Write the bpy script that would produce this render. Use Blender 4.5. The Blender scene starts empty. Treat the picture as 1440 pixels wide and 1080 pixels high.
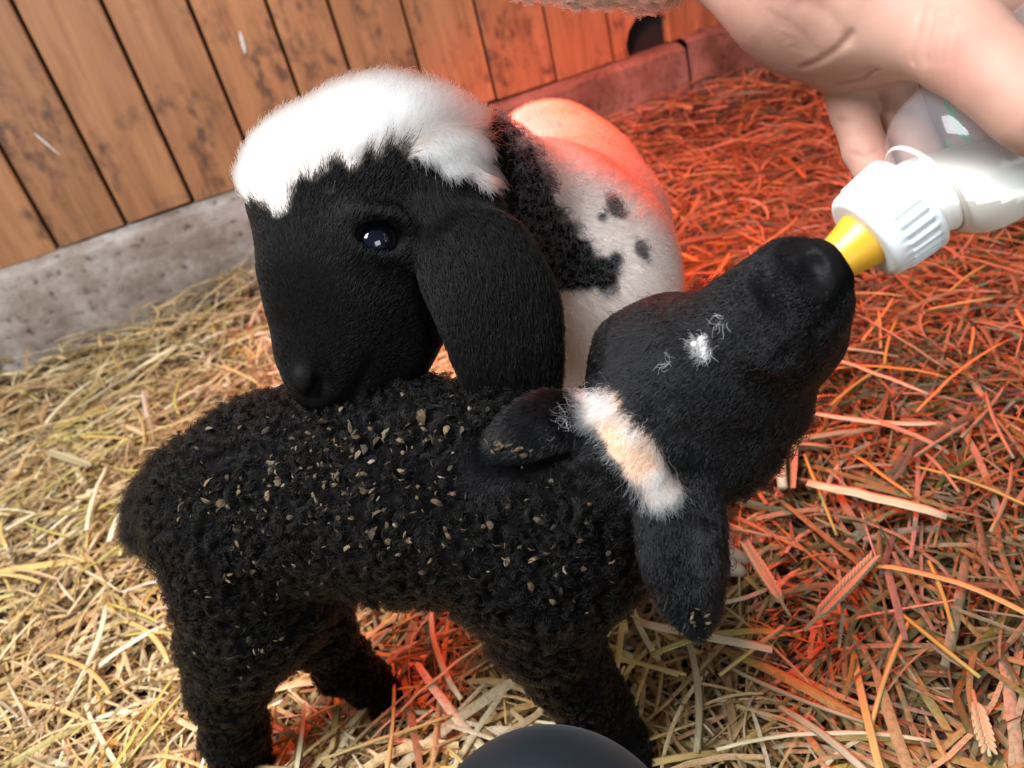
import bpy, bmesh, math, random
import numpy as np
from mathutils import Matrix, Vector, kdtree

rng = np.random.default_rng(7)
random.seed(7)
scene = bpy.context.scene
COL = scene.collection

# ------------------------------------------------------------------ camera
FPX, CAM_H = 1081.0, 0.56                     # focal length in pixels (1440 wide), eye height over the floor
down = np.array([480.0, 1760.0, FPX]); down /= np.linalg.norm(down)
fwd_h = np.array([0, 0, 1.0]) - down[2] * down; fwd_h /= np.linalg.norm(fwd_h)
right_h = np.cross(fwd_h, -down)
ROT = np.array([right_h, fwd_h, -down])
EYE = np.array([0.0, 0.0, CAM_H])

cam_data = bpy.data.cameras.new('camera')
cam = bpy.data.objects.new('camera', cam_data); COL.objects.link(cam)
cx, cy, cz = ROT @ np.array([1, 0, 0.]), ROT @ np.array([0, -1., 0]), ROT @ np.array([0, 0, -1.])
mw = Matrix.Identity(4)
for r in range(3):
    mw[r][0], mw[r][1], mw[r][2], mw[r][3] = cx[r], cy[r], cz[r], EYE[r]
cam.matrix_world = mw
cam_data.sensor_width = 36.0
cam_data.lens = FPX / 1440 * 36.0
cam_data.clip_start = 0.02
cam_data.dof.use_dof = True
cam_data.dof.focus_distance = 0.44
cam_data.dof.aperture_fstop = 9.0
scene.camera = cam


def ray(px, py):
    return ROT @ np.array([(px - 720) / FPX, (py - 540) / FPX, 1.0])
def at(px, py, D):
    return EYE + ray(px, py) * D
def on_level(px, py, z):
    r = ray(px, py); return EYE + r * ((z - CAM_H) / r[2])
def project(p):
    c = (np.asarray(p) - EYE) @ ROT
    return 720 + FPX * c[..., 0] / c[..., 2], 540 + FPX * c[..., 1] / c[..., 2], c[..., 2]

# ------------------------------------------------------------------ light
world = bpy.data.worlds.new('world'); scene.world = world
world.use_nodes = True
bgn = world.node_tree.nodes['Background']
bgn.inputs['Color'].default_value = (0.80, 0.92, 1.0, 1); bgn.inputs['Strength'].default_value = 0.09

def area_light(name, loc, target, sx, sy, power, color):
    l = bpy.data.lights.new(name, 'AREA'); l.shape = 'RECTANGLE'; l.size = sx; l.size_y = sy
    l.energy = power; l.color = color
    o = bpy.data.objects.new(name, l); COL.objects.link(o)
    o.location = loc
    o.rotation_euler = (Vector(target) - Vector(loc)).to_track_quat('-Z', 'Y').to_euler()
    return o
# daylight falling in through the low stable skylight above and left of the pen
area_light('daylight_skylight', (-0.66, 0.05, 1.60), (-0.12, 0.66, 0.1), 0.9, 0.9, 69, (0.95, 0.975, 1.0))
# added low fill from behind the photographer's right shoulder, brightening front faces
area_light('front_fill', (0.65, -1.25, 0.62), (0.12, 0.8, 0.3), 0.9, 0.7, 11, (0.84, 0.93, 1.0))
# red heat lamp hanging over the far corner of the pen
hl = bpy.data.lights.new('heat_lamp', 'SPOT'); hl.energy = 140; hl.color = (1.0, 0.052, 0.006)
hl.spot_size = math.radians(118); hl.spot_blend = 0.7; hl.shadow_soft_size = 0.05
hlo = bpy.data.objects.new('heat_lamp', hl); COL.objects.link(hlo)
hlo.location = (0.30, 1.40, 1.00)
hlo.rotation_euler = (Vector((0.55, 1.20, 0.0)) - Vector(hlo.location)).to_track_quat('-Z', 'Y').to_euler()

scene.view_settings.view_transform = 'Standard'
scene.view_settings.look = 'None'
scene.view_settings.gamma = 1.0
scene.view_settings.use_curve_mapping = False
scene.view_settings.exposure = 0.0

# ------------------------------------------------------------------ helpers
def tag(o, label=None, cat=None, group=None, kind=None):
    if label: o['label'] = label
    if cat: o['category'] = cat
    if group: o['group'] = group
    if kind: o['kind'] = kind
    return o
def link(o, parent=None):
    COL.objects.link(o)
    if parent is not None: o.parent = parent
    return o
def mesh_from(name, verts, faces, smooth=True):
    """verts (n,3), faces (m,k) arrays -> mesh"""
    me = bpy.data.meshes.new(name)
    v = np.asarray(verts, dtype=np.float32); f = np.asarray(faces, dtype=np.int32)
    me.vertices.add(len(v)); me.vertices.foreach_set('co', v.ravel())
    k = f.shape[1]
    me.loops.add(f.size); me.loops.foreach_set('vertex_index', f.ravel())
    me.polygons.add(len(f))
    me.polygons.foreach_set('loop_start', np.arange(0, f.size, k, dtype=np.int32))
    me.polygons.foreach_set('use_smooth', np.full(len(f), smooth))
    me.update(calc_edges=True)
    return me
def mesh_obj(name, verts, faces, mat, parent=None, smooth=True):
    me = mesh_from(name, verts, faces, smooth)
    if mat: me.materials.append(mat)
    return link(bpy.data.objects.new(name, me), parent)
def set_colors(me, cols, name='col'):
    a = me.attributes.new(name, 'FLOAT_COLOR', 'POINT')
    c = np.ones((len(cols), 4), dtype=np.float32); c[:, :3] = cols
    a.data.foreach_set('color', c.ravel())
def set_float(me, vals, name):
    a = me.attributes.new(name, 'FLOAT', 'POINT'); a.data.foreach_set('value', np.asarray(vals, dtype=np.float32))
def bm_obj(name, bm, mat, parent=None, smooth=False):
    me = bpy.data.meshes.new(name); bm.to_mesh(me); bm.free()
    if mat: me.materials.append(mat)
    if smooth:
        me.polygons.foreach_set('use_smooth', np.full(len(me.polygons), True))
    return link(bpy.data.objects.new(name, me), parent)

def _hash(ix, iy, iz, seed):
    h = (ix * 374761393 + iy * 668265263 + iz * 2147483647 + seed * 974711) & 0xffffffff
    h = ((h ^ (h >> 13)) * 1274126177) & 0xffffffff
    return ((h ^ (h >> 16)) & 0xffff) / 65535.0
def vnoise(p, scale, seed=0):
    q = np.asarray(p) * scale
    i = np.floor(q).astype(np.int64); f = q - i; f = f * f * (3 - 2 * f)
    out = 0
    for dx in (0, 1):
        for dy in (0, 1):
            for dz in (0, 1):
                w = (f[..., 0] if dx else 1 - f[..., 0]) * (f[..., 1] if dy else 1 - f[..., 1]) * (f[..., 2] if dz else 1 - f[..., 2])
                out = out + w * _hash(i[..., 0] + dx, i[..., 1] + dy, i[..., 2] + dz, seed)
    return out * 2 - 1
def unit(v):
    v = np.asarray(v, dtype=float); return v / np.maximum(np.linalg.norm(v, axis=-1, keepdims=True), 1e-9)
def smoothstep(a, b, x):
    t = np.clip((x - a) / (b - a), 0, 1); return t * t * (3 - 2 * t)

# ---- soft-body modelling: blended rounded cones and ellipsoids turned into one continuous surface
class Clay:
    def __init__(self): self.prims = []
    def cone(self, a, b, ra, rb, k=0.012, op='u', flat=None):
        self.prims.append(('c', np.asarray(a, float), np.asarray(b, float), ra, rb, k, op, flat)); return self
    def ell(self, c, axes, radii, k=0.01, op='u'):
        self.prims.append(('e', np.asarray(c, float), unit(np.asarray(axes, float)), np.asarray(radii, float), None, k, op, None)); return self
    def ball(self, c, r, k=0.01, op='u'):
        return self.cone(c, np.asarray(c) + 1e-5, r, r, k, op)
    def chain(self, pts, k=0.012, op='u', flat=None):
        """pts: (px, py, distance, radius in pixels)"""
        q = [(at(a, b, D), r * D / FPX) for a, b, D, r in pts]
        if len(q) == 1: return self.ball(q[0][0], q[0][1], k, op)
        for (a, ra), (b, rb) in zip(q, q[1:]): self.cone(a, b, ra, rb, k, op, flat)
        return self
    def bounds(self, pr):
        if pr[0] == 'c':
            r = max(pr[3], pr[4]); return np.minimum(pr[1], pr[2]) - r, np.maximum(pr[1], pr[2]) + r
        r = pr[3].max(); return pr[1] - r, pr[1] + r
    def build(self, vox, relax=1):
        los, his = zip(*[self.bounds(p) for p in self.prims if p[6] == 'u'])
        lo = np.min(los, 0) - 3 * vox; hi = np.max(his, 0) + 3 * vox
        n = np.ceil((hi - lo) / vox).astype(int) + 1
        V = np.full(n, 0.05, dtype=np.float32)
        for p in self.prims:
            k, op = p[5], p[6]
            b0, b1 = self.bounds(p); m = k + 3 * vox
            i0 = np.clip(np.floor((b0 - m - lo) / vox).astype(int), 0, n); i1 = np.clip(np.ceil((b1 + m - lo) / vox).astype(int) + 1, 0, n)
            if (i1 <= i0).any(): continue
            sl = tuple(slice(a, b) for a, b in zip(i0, i1))
            X = (lo[0] + vox * np.arange(i0[0], i1[0], dtype=np.float32))[:, None, None]
            Y = (lo[1] + vox * np.arange(i0[1], i1[1], dtype=np.float32))[None, :, None]
            Z = (lo[2] + vox * np.arange(i0[2], i1[2], dtype=np.float32))[None, None, :]
            if p[0] == 'c':
                a, b, ra, rb, flat = p[1], p[2], p[3], p[4], p[7]
                x, y, z = X - a[0], Y - a[1], Z - a[2]; ba = b - a
                if flat is not None:
                    nn, q = flat; nn = unit(nn)
                    s = (x * nn[0] + y * nn[1] + z * nn[2]) * (q - 1)
                    x, y, z = x + s * nn[0], y + s * nn[1], z + s * nn[2]
                    ba = ba + (ba @ nn) * (q - 1) * nn
                h = np.clip((x * ba[0] + y * ba[1] + z * ba[2]) / max(ba @ ba, 1e-12), 0, 1)
                d = np.sqrt((x - h * ba[0]) ** 2 + (y - h * ba[1]) ** 2 + (z - h * ba[2]) ** 2) - (ra + h * (rb - ra))
                if flat is not None: d = d / (1 + 0.35 * (flat[1] - 1))
            else:
                c, A, R = p[1], p[2], p[3]
                x, y, z = X - c[0], Y - c[1], Z - c[2]
                e = [(x * A[j][0] + y * A[j][1] + z * A[j][2]) for j in range(3)]
                k0 = np.sqrt(sum((e[j] / R[j]) ** 2 for j in range(3))); k1 = np.sqrt(sum((e[j] / R[j] ** 2) ** 2 for j in range(3)))
                d = k0 * (k0 - 1) / np.maximum(k1, 1e-6)
            v = V[sl]
            if op == 'u':
                h = np.maximum(k - np.abs(v - d), 0) / k; V[sl] = np.minimum(v, d) - h * h * k / 4
            else:
                h = np.maximum(k - np.abs(v + d), 0) / k; V[sl] = np.maximum(v, -d) + h * h * k / 4
        S = V < 0
        cnt = np.zeros(n - 1, dtype=np.int8)
        offs = [(i, j, l) for i in (0, 1) for j in (0, 1) for l in (0, 1)]
        for o in offs: cnt += S[o[0]:n[0] - 1 + o[0], o[1]:n[1] - 1 + o[1], o[2]:n[2] - 1 + o[2]]
        act = np.argwhere((cnt > 0) & (cnt < 8))
        vid = np.full(n - 1, -1, dtype=np.int32); vid[tuple(act.T)] = np.arange(len(act))
        pos = np.zeros((len(act), 3)); w = np.zeros(len(act))
        for oa in offs:
            for ax in range(3):
                if oa[ax] == 0:
                    ob = list(oa); ob[ax] = 1
                    va = V[tuple((act + oa).T)]; vb = V[tuple((act + ob).T)]
                    cr = (va < 0) != (vb < 0)
                    t = np.where(cr, va / np.where(cr, va - vb, 1), 0)
                    q = np.tile(np.array(oa, float), (len(act), 1)); q[:, ax] += t
                    pos[cr] += q[cr]; w[cr] += 1
        verts = lo + vox * (act + pos / w[:, None])
        faces = []
        for ax in range(3):
            b, c = (ax + 1) % 3, (ax + 2) % 3
            s0 = [slice(None)] * 3; s1 = [slice(None)] * 3
            s0[ax] = slice(0, n[ax] - 1); s1[ax] = slice(1, n[ax])
            A0, A1 = S[tuple(s0)], S[tuple(s1)]
            e = np.argwhere(A0 != A1)
            e = e[(e[:, b] > 0) & (e[:, c] > 0) & (e[:, b] < n[b] - 1) & (e[:, c] < n[c] - 1)]
            ins = A0[tuple(e.T)]
            def cell(db, dc):
                q = e.copy(); q[:, b] += db; q[:, c] += dc; return vid[tuple(q.T)]
            qd = np.stack([cell(-1, -1), cell(0, -1), cell(0, 0), cell(-1, 0)], 1)
            qd[~ins] = qd[~ins][:, ::-1]
            faces.append(qd)
        faces = np.concatenate(faces)
        for _ in range(relax):
            verts = relax_mesh(verts, faces, 0.5)
        return verts, faces
def relax_mesh(v, f, amt):
    acc = np.zeros_like(v); c = np.zeros(len(v))
    for a, b in ((0, 1), (1, 2), (2, 3), (3, 0)):
        np.add.at(acc, f[:, a], v[f[:, b]]); np.add.at(acc, f[:, b], v[f[:, a]])
        c += np.bincount(f[:, a], minlength=len(v)) + np.bincount(f[:, b], minlength=len(v))
    return v + amt * (acc / np.maximum(c, 1)[:, None] - v)
def vert_normals(v, f):
    fn = np.cross(v[f[:, 2]] - v[f[:, 0]], v[f[:, 3]] - v[f[:, 1]])
    n = np.zeros_like(v)
    for k in range(4): np.add.at(n, f[:, k], fn)
    return unit(n)
def surf_point(v, n, px, py, tol=4.0):
    """the point of a surface that lies on the line of sight through a pixel"""
    x, y, D = project(v)
    facing = ((v - EYE) * n).sum(1) < 0
    d2 = (x - px) ** 2 + (y - py) ** 2
    m = (d2 < tol * tol) & facing
    if not m.any():
        i = np.argmin(d2 + 1e6 * (~facing)); return v[i], n[i]
    idx = np.where(m)[0]; i = idx[np.argmin(D[idx])]
    return v[i], n[i]

def sample_surface(v, f, nrm, N, dens=None, seed=0):
    r = np.random.default_rng(seed)
    t = np.concatenate([f[:, [0, 1, 2]], f[:, [0, 2, 3]]])
    ar = 0.5 * np.linalg.norm(np.cross(v[t[:, 1]] - v[t[:, 0]], v[t[:, 2]] - v[t[:, 0]]), axis=1)
    if dens is not None: ar = ar * dens(v[t].mean(1), nrm[t[:, 0]])
    cs = np.cumsum(ar); cs /= cs[-1]
    i = np.searchsorted(cs, r.random(N))
    a, b = r.random(N), r.random(N); s = a + b > 1; a[s], b[s] = 1 - a[s], 1 - b[s]
    T = t[np.minimum(i, len(t) - 1)]
    p = v[T[:, 0]] * (1 - a - b)[:, None] + v[T[:, 1]] * a[:, None] + v[T[:, 2]] * b[:, None]
    nn = unit(nrm[T[:, 0]] * (1 - a - b)[:, None] + nrm[T[:, 1]] * a[:, None] + nrm[T[:, 2]] * b[:, None])
    return p, nn

def hair_object(name, pts, rad, cols, mat, parent):
    """pts (N,k,3); rad (k,) or (N,k); cols (N,3)"""
    N, k = pts.shape[:2]
    hc = bpy.data.hair_curves.new(name)
    hc.add_curves([k] * N)
    hc.attributes['position'].data.foreach_set('vector', pts.astype(np.float32).ravel())
    ra = hc.attributes.get('radius') or hc.attributes.new('radius', 'FLOAT', 'POINT')
    ra.data.foreach_set('value', np.broadcast_to(rad, (N, k)).astype(np.float32).ravel())
    ca = hc.attributes.new('col', 'FLOAT_COLOR', 'POINT')
    c = np.ones((N, k, 4), dtype=np.float32); c[:, :, :3] = cols[:, None, :]
    ca.data.foreach_set('color', c.ravel())
    hc.materials.append(mat)
    o = bpy.data.objects.new(name, hc); link(o, parent)
    o['kind'] = 'stuff'
    return o
def grow_sleek(p, n, comb, length, lift, jitter, seed, k=5, wave=0.0):
    r = np.random.default_rng(seed); N = len(p)
    tan = comb - (comb * n).sum(1, keepdims=True) * n; tan = unit(tan + 1e-6)
    side = np.cross(n, tan)
    tan = unit(tan + side * r.normal(0, jitter, (N, 1)))
    L = (length * r.uniform(0.65, 1.2, N))[:, None]
    lift = np.asarray(lift).reshape(-1, 1) * r.uniform(0.6, 1.5, (N, 1))
    pts = np.empty((N, k, 3)); ph = r.uniform(0, 6.28, (N, 1))
    for j in range(k):
        t = j / (k - 1)
        pts[:, j] = p - n * 0.0002 + tan * L * t * (1 - 0.15 * t) + n * L * lift * (t - 0.45 * t * t) \
            + side * L * wave * np.sin(ph + 5 * t) * t
    return pts
def grow_curls(p, n, cl, length, rad, turns, seed, k=8, spread=0.35):
    """strands gathered into small curled locks"""
    r = np.random.default_rng(seed); N = len(p)
    cp, cn = cl
    tree = kdtree.KDTree(len(cp))
    for i, q in enumerate(cp): tree.insert(q, i)
    tree.balance()
    ci = np.fromiter((tree.find(q)[1] for q in p), dtype=np.int64, count=N)
    M = len(cp)
    lean = r.normal(0, 1, (M, 3)); ph = r.uniform(0, 6.28, M); hand = r.choice([-1, 1], M); rr = r.uniform(0.7, 1.3, M); ll = r.uniform(0.7, 1.3, M)
    ref = np.cross(n, lean[ci]); U = unit(ref); W = np.cross(n, U)
    axis = unit(n + 0.75 * (lean[ci] - (lean[ci] * n).sum(1, keepdims=True) * n) / 1.7)
    L = (length * ll[ci] * r.uniform(0.8, 1.15, N))[:, None]
    R = (rad * rr[ci] * r.uniform(0.75, 1.25, N))[:, None]
    pts = np.empty((N, k, 3)); phi = ph[ci][:, None] + r.normal(0, 0.35, (N, 1))
    gather = (cp[ci] - p) * (1 - spread)
    for j in range(k):
        t = j / (k - 1); a = phi + hand[ci][:, None] * turns * 6.283 * t
        e = min(1.0, t * 2.5)
        pts[:, j] = p - n * 0.0008 + gather * (t ** 0.7) * 0.8 + axis * L * (t - 0.3 * t * t) \
            + (U * (np.cos(a) - np.cos(phi)) + W * (np.sin(a) - np.sin(phi))) * R * e
    return pts

# ------------------------------------------------------------------ materials
def new_mat(name):
    m = bpy.data.materials.new(name); m.use_nodes = True
    nt = m.node_tree; nt.nodes.clear()
    out = nt.nodes.new('ShaderNodeOutputMaterial')
    return m, nt, out
def N_(nt, typ, **kw):
    n = nt.nodes.new(typ)
    for k, v in kw.items():
        if k.startswith('in_'): n.inputs[k[3:].replace('_', ' ')].default_value = v
        else: setattr(n, k, v)
    return n
def ramp(nt, stops, interp='LINEAR'):
    n = nt.nodes.new('ShaderNodeValToRGB'); cr = n.color_ramp; cr.interpolation = interp
    while len(cr.elements) < len(stops): cr.elements.new(0.5)
    for e, (p, c) in zip(cr.elements, stops): e.position = p; e.color = (*c, 1)
    return n
def plain(name, color, rough=0.5, **kw):
    m, nt, out = new_mat(name)
    b = N_(nt, 'ShaderNodeBsdfPrincipled'); b.inputs['Base Color'].default_value = (*color, 1); b.inputs['Roughness'].default_value = rough
    for k, v in kw.items(): b.inputs[k].default_value = v
    # faint unevenness so that no surface is perfectly flat
    tc = N_(nt, 'ShaderNodeTexCoord'); no = N_(nt, 'ShaderNodeTexNoise', in_Scale=180.0)
    bp = N_(nt, 'ShaderNodeBump', in_Strength=0.08, in_Distance=0.001)
    nt.links.new(tc.outputs['Object'], no.inputs['Vector']); nt.links.new(no.outputs['Fac'], bp.inputs['Height']); nt.links.new(bp.outputs[0], b.inputs['Normal'])
    nt.links.new(b.outputs[0], out.inputs[0])
    return m
def attr_mat(name, rough=0.6, spec=0.5, transl=0.0, wet=False, grain=False):
    m, nt, out = new_mat(name)
    a = N_(nt, 'ShaderNodeAttribute', attribute_name='col')
    b = N_(nt, 'ShaderNodeBsdfPrincipled'); b.inputs['Roughness'].default_value = rough; b.inputs['Specular IOR Level'].default_value = spec
    nt.links.new(a.outputs['Color'], b.inputs['Base Color'])
    if grain:    # mottled, fibrous tone
        tc = N_(nt, 'ShaderNodeTexCoord'); n1 = N_(nt, 'ShaderNodeTexNoise', in_Scale=260.0, in_Detail=5.0, in_Roughness=0.75); nt.links.new(tc.outputs['Object'], n1.inputs[0])
        rp = ramp(nt, [(0.30, (0.52, 0.50, 0.48)), (0.5, (1.0, 1.0, 1.0)), (0.72, (1.25, 1.27, 1.3))]); nt.links.new(n1.outputs['Fac'], rp.inputs[0])
        mx = N_(nt, 'ShaderNodeMix', data_type='RGBA', blend_type='MULTIPLY'); mx.inputs[0].default_value = 1.0
        nt.links.new(a.outputs['Color'], mx.inputs[6]); nt.links.new(rp.outputs[0], mx.inputs[7]); nt.links.new(mx.outputs[2], b.inputs['Base Color'])
        bp = N_(nt, 'ShaderNodeBump', in_Strength=0.4, in_Distance=0.0008); nt.links.new(n1.outputs['Fac'], bp.inputs['Height']); nt.links.new(bp.outputs[0], b.inputs['Normal'])
    if wet:      # bare nose leather is smoother and shinier than haired hide
        w = N_(nt, 'ShaderNodeAttribute', attribute_name='leather')
        for sock, v0, v1 in (('Roughness', rough, 0.55), ('Specular IOR Level', spec, 0.10)):
            mr = N_(nt, 'ShaderNodeMapRange'); mr.inputs['To Min'].default_value = v0; mr.inputs['To Max'].default_value = v1
            nt.links.new(w.outputs['Fac'], mr.inputs[0]); nt.links.new(mr.outputs[0], b.inputs[sock])
        no = N_(nt, 'ShaderNodeTexNoise', in_Scale=700.0); bp = N_(nt, 'ShaderNodeBump', in_Strength=0.3, in_Distance=0.0006)
        tc = N_(nt, 'ShaderNodeTexCoord'); nt.links.new(tc.outputs['Object'], no.inputs[0]); nt.links.new(no.outputs['Fac'], bp.inputs['Height']); nt.links.new(bp.outputs[0], b.inputs['Normal'])
    if transl:
        t = N_(nt, 'ShaderNodeBsdfTranslucent'); nt.links.new(a.outputs['Color'], t.inputs['Color'])
        mx = N_(nt, 'ShaderNodeMixShader'); mx.inputs[0].default_value = transl
        nt.links.new(b.outputs[0], mx.inputs[1]); nt.links.new(t.outputs[0], mx.inputs[2]); nt.links.new(mx.outputs[0], out.inputs[0])
    else: nt.links.new(b.outputs[0], out.inputs[0])
    return m
def hair_mat(name, rough=0.35, radial=0.45, ior=1.55):
    m, nt, out = new_mat(name)
    a = N_(nt, 'ShaderNodeAttribute', attribute_name='col')
    h = N_(nt, 'ShaderNodeBsdfHairPrincipled'); h.parametrization = 'COLOR'; h.model = 'CHIANG'
    h.inputs['Roughness'].default_value = rough; h.inputs['Radial Roughness'].default_value = radial; h.inputs['IOR'].default_value = ior
    nt.links.new(a.outputs['Color'], h.inputs['Color']); nt.links.new(h.outputs[0], out.inputs[0])
    return m
M_SKIN = attr_mat('lamb_hide', 0.9, 0.03, wet=True)
M_FUR = hair_mat('white_fur', 0.35, 0.5)
M_FURG = hair_mat('grey_wool', 0.35, 0.5, 1.4)
M_FURF = hair_mat('face_fur', 0.20, 0.3, 1.27)
M_FURB = hair_mat('black_fur', 0.30, 0.35, 1.22)
M_WOOL = attr_mat('lamb_wool', 0.75, 0.25)
M_STRAW = attr_mat('straw', 0.5, 0.3, 0.18, grain=True)
M_HOOF = plain('hoof_horn', (0.42, 0.36, 0.28), 0.45)
M_HOOF_DARK = plain('dark_hoof_horn', (0.02, 0.017, 0.015), 0.85)

def wood_mat():
    m, nt, out = new_mat('stained_boards'); L = nt.links.new
    tc = N_(nt, 'ShaderNodeTexCoord'); oi = N_(nt, 'ShaderNodeObjectInfo')
    add = N_(nt, 'ShaderNodeVectorMath', operation='ADD'); sc = N_(nt, 'ShaderNodeVectorMath', operation='SCALE'); sc.inputs['Scale'].default_value = 17.0
    cmb = N_(nt, 'ShaderNodeCombineXYZ'); L(oi.outputs['Random'], cmb.inputs[0]); L(oi.outputs['Random'], cmb.inputs[2]); L(cmb.outputs[0], sc.inputs[0])
    L(tc.outputs['Object'], add.inputs[0]); L(sc.outputs[0], add.inputs[1])
    mp = N_(nt, 'ShaderNodeMapping'); mp.inputs['Scale'].default_value = (30, 30, 2.2); L(add.outputs[0], mp.inputs[0])
    g = N_(nt, 'ShaderNodeTexNoise', in_Scale=1.0, in_Detail=6.0, in_Roughness=0.6, in_Distortion=0.6); L(mp.outputs[0], g.inputs[0])
    mp2 = N_(nt, 'ShaderNodeMapping'); mp2.inputs['Scale'].default_value = (9, 9, 5); L(add.outputs[0], mp2.inputs[0])
    big = N_(nt, 'ShaderNodeTexNoise', in_Scale=1.0, in_Detail=4.0, in_Roughness=0.65); L(mp2.outputs[0], big.inputs[0])
    r1 = ramp(nt, [(0.25, (0.20, 0.085, 0.037)), (0.5, (0.35, 0.155, 0.066)), (0.75, (0.47, 0.23, 0.105))]); L(g.outputs['Fac'], r1.inputs[0])
    # dark blotches of old stain
    r2 = ramp(nt, [(0.48, (0, 0, 0)), (0.60, (1, 1, 1))]); L(big.outputs['Fac'], r2.inputs[0])
    mp3 = N_(nt, 'ShaderNodeMapping'); mp3.inputs['Scale'].default_value = (38, 38, 26); L(add.outputs[0], mp3.inputs[0])
    sp = N_(nt, 'ShaderNodeTexNoise', in_Scale=1.0, in_Detail=5.0); L(mp3.outputs[0], sp.inputs[0])
    r3 = ramp(nt, [(0.42, (0, 0, 0)), (0.62, (1, 1, 1))]); L(sp.outputs['Fac'], r3.inputs[0])
    mu = N_(nt, 'ShaderNodeMath', operation='MULTIPLY'); L(r2.outputs[0], mu.inputs[0]); L(r3.outputs[0], mu.inputs[1])
    # knots
    mp4 = N_(nt, 'ShaderNodeMapping'); mp4.inputs['Scale'].default_value = (13, 13, 8); L(add.outputs[0], mp4.inputs[0])
    vo = N_(nt, 'ShaderNodeTexVoronoi', in_Scale=1.0); L(mp4.outputs[0], vo.inputs[0])
    r4 = ramp(nt, [(0.05, (0.75, 0.75, 0.75)), (0.13, (0, 0, 0))]); L(vo.outputs['Distance'], r4.inputs[0])
    mx = N_(nt, 'ShaderNodeMath', operation='MAXIMUM'); L(mu.outputs[0], mx.inputs[0]); L(r4.outputs[0], mx.inputs[1])
    ml = N_(nt, 'ShaderNodeMath', operation='MULTIPLY'); ml.inputs[1].default_value = 0.85; L(mx.outputs[0], ml.inputs[0])
    mc = N_(nt, 'ShaderNodeMix', data_type='RGBA'); L(ml.outputs[0], mc.inputs[0]); L(r1.outputs[0], mc.inputs[6]); mc.inputs[7].default_value = (0.075, 0.035, 0.022, 1)
    hv = N_(nt, 'ShaderNodeHueSaturation'); vr = N_(nt, 'ShaderNodeMapRange'); vr.inputs['To Min'].default_value = 0.78; vr.inputs['To Max'].default_value = 1.2; L(oi.outputs['Random'], vr.inputs[0]); L(vr.outputs[0], hv.inputs['Value']); L(mc.outputs[2], hv.inputs['Color'])
    b = N_(nt, 'ShaderNodeBsdfPrincipled'); b.inputs['Roughness'].default_value = 0.6; L(hv.outputs[0], b.inputs['Base Color'])
    bp = N_(nt, 'ShaderNodeBump', in_Strength=0.25, in_Distance=0.003); L(g.outputs['Fac'], bp.inputs['Height']); L(bp.outputs[0], b.inputs['Normal'])
    L(b.outputs[0], out.inputs[0]); return m
def concrete_mat(name, tint):
    m, nt, out = new_mat(name); L = nt.links.new
    tc = N_(nt, 'ShaderNodeTexCoord')
    n1 = N_(nt, 'ShaderNodeTexNoise', in_Scale=7.0, in_Detail=6.0, in_Roughness=0.7); L(tc.outputs['Object'], n1.inputs[0])
    n2 = N_(nt, 'ShaderNodeTexNoise', in_Scale=55.0, in_Detail=4.0); L(tc.outputs['Object'], n2.inputs[0])
    r1 = ramp(nt, [(0.30, (0.10, 0.075, 0.06)), (0.48, (0.22, 0.185, 0.16)), (0.68, (0.38, 0.36, 0.35))]); L(n1.outputs['Fac'], r1.inputs[0])
    r2 = ramp(nt, [(0.28, (0.25, 0.2, 0.18)), (0.42, (1, 1, 1))]); L(n2.outputs['Fac'], r2.inputs[0])
    mc = N_(nt, 'ShaderNodeMix', data_type='RGBA', blend_type='MULTIPLY'); mc.inputs[0].default_value = 0.8; L(r1.outputs[0], mc.inputs[6]); L(r2.outputs[0], mc.inputs[7])
    mt = N_(nt, 'ShaderNodeMix', data_type='RGBA', blend_type='MULTIPLY'); mt.inputs[0].default_value = 1.0; L(mc.outputs[2], mt.inputs[6]); mt.inputs[7].default_value = (*tint, 1)
    b = N_(nt, 'ShaderNodeBsdfPrincipled'); b.inputs['Roughness'].default_value = 0.9; L(mt.outputs[2], b.inputs['Base Color'])
    bp = N_(nt, 'ShaderNodeBump', in_Strength=0.5, in_Distance=0.004); L(n2.outputs['Fac'], bp.inputs['Height']); L(bp.outputs[0], b.inputs['Normal'])
    L(b.outputs[0], out.inputs[0]); return m
M_WOOD = wood_mat(); M_CONC = concrete_mat('rough_concrete', (1.25, 1.2, 1.17)); M_CONC2 = concrete_mat('brown_concrete', (.62, .48, .40))  # second concrete has a darker, browner tint for the right-hand blocks
M_DARK = plain('dark_void', (0.012, 0.010, 0.009), 0.9)
M_SCUFF = plain('pale_scuff', (0.6, 0.55, 0.5), 0.8)

# ------------------------------------------------------------------ the pen: floor, board wall, concrete plinth
CURB_Z = 0.212
W0 = on_level(0, 370, CURB_Z); W1 = on_level(870, 78, CURB_Z)
wu = W1 - W0; wu[2] = 0; wu /= np.linalg.norm(wu)
wn = np.array([wu[1], -wu[0], 0.0])                      # towards the camera
wall_yaw = math.atan2(wu[1], wu[0])

def bed_height(x, y):
    p = np.stack([np.asarray(x, float), np.asarray(y, float), np.zeros_like(np.asarray(x, float))], -1)
    h = 0.024 + 0.016 * vnoise(p, 3.1, 3) + 0.009 * vnoise(p, 8.0, 5)
    dw = (W0[0] - p[..., 0]) * wn[0] + (W0[1] - p[..., 1]) * wn[1]          # minus distance to the wall
    s = (p[..., 0] - W0[0]) * wu[0] + (p[..., 1] - W0[1]) * wu[1]
    h = h + 0.07 * np.exp(-(dw / 0.24) ** 2) * smoothstep(0.0, 0.6, s)     # heaped against the plinth
    return h

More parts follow.
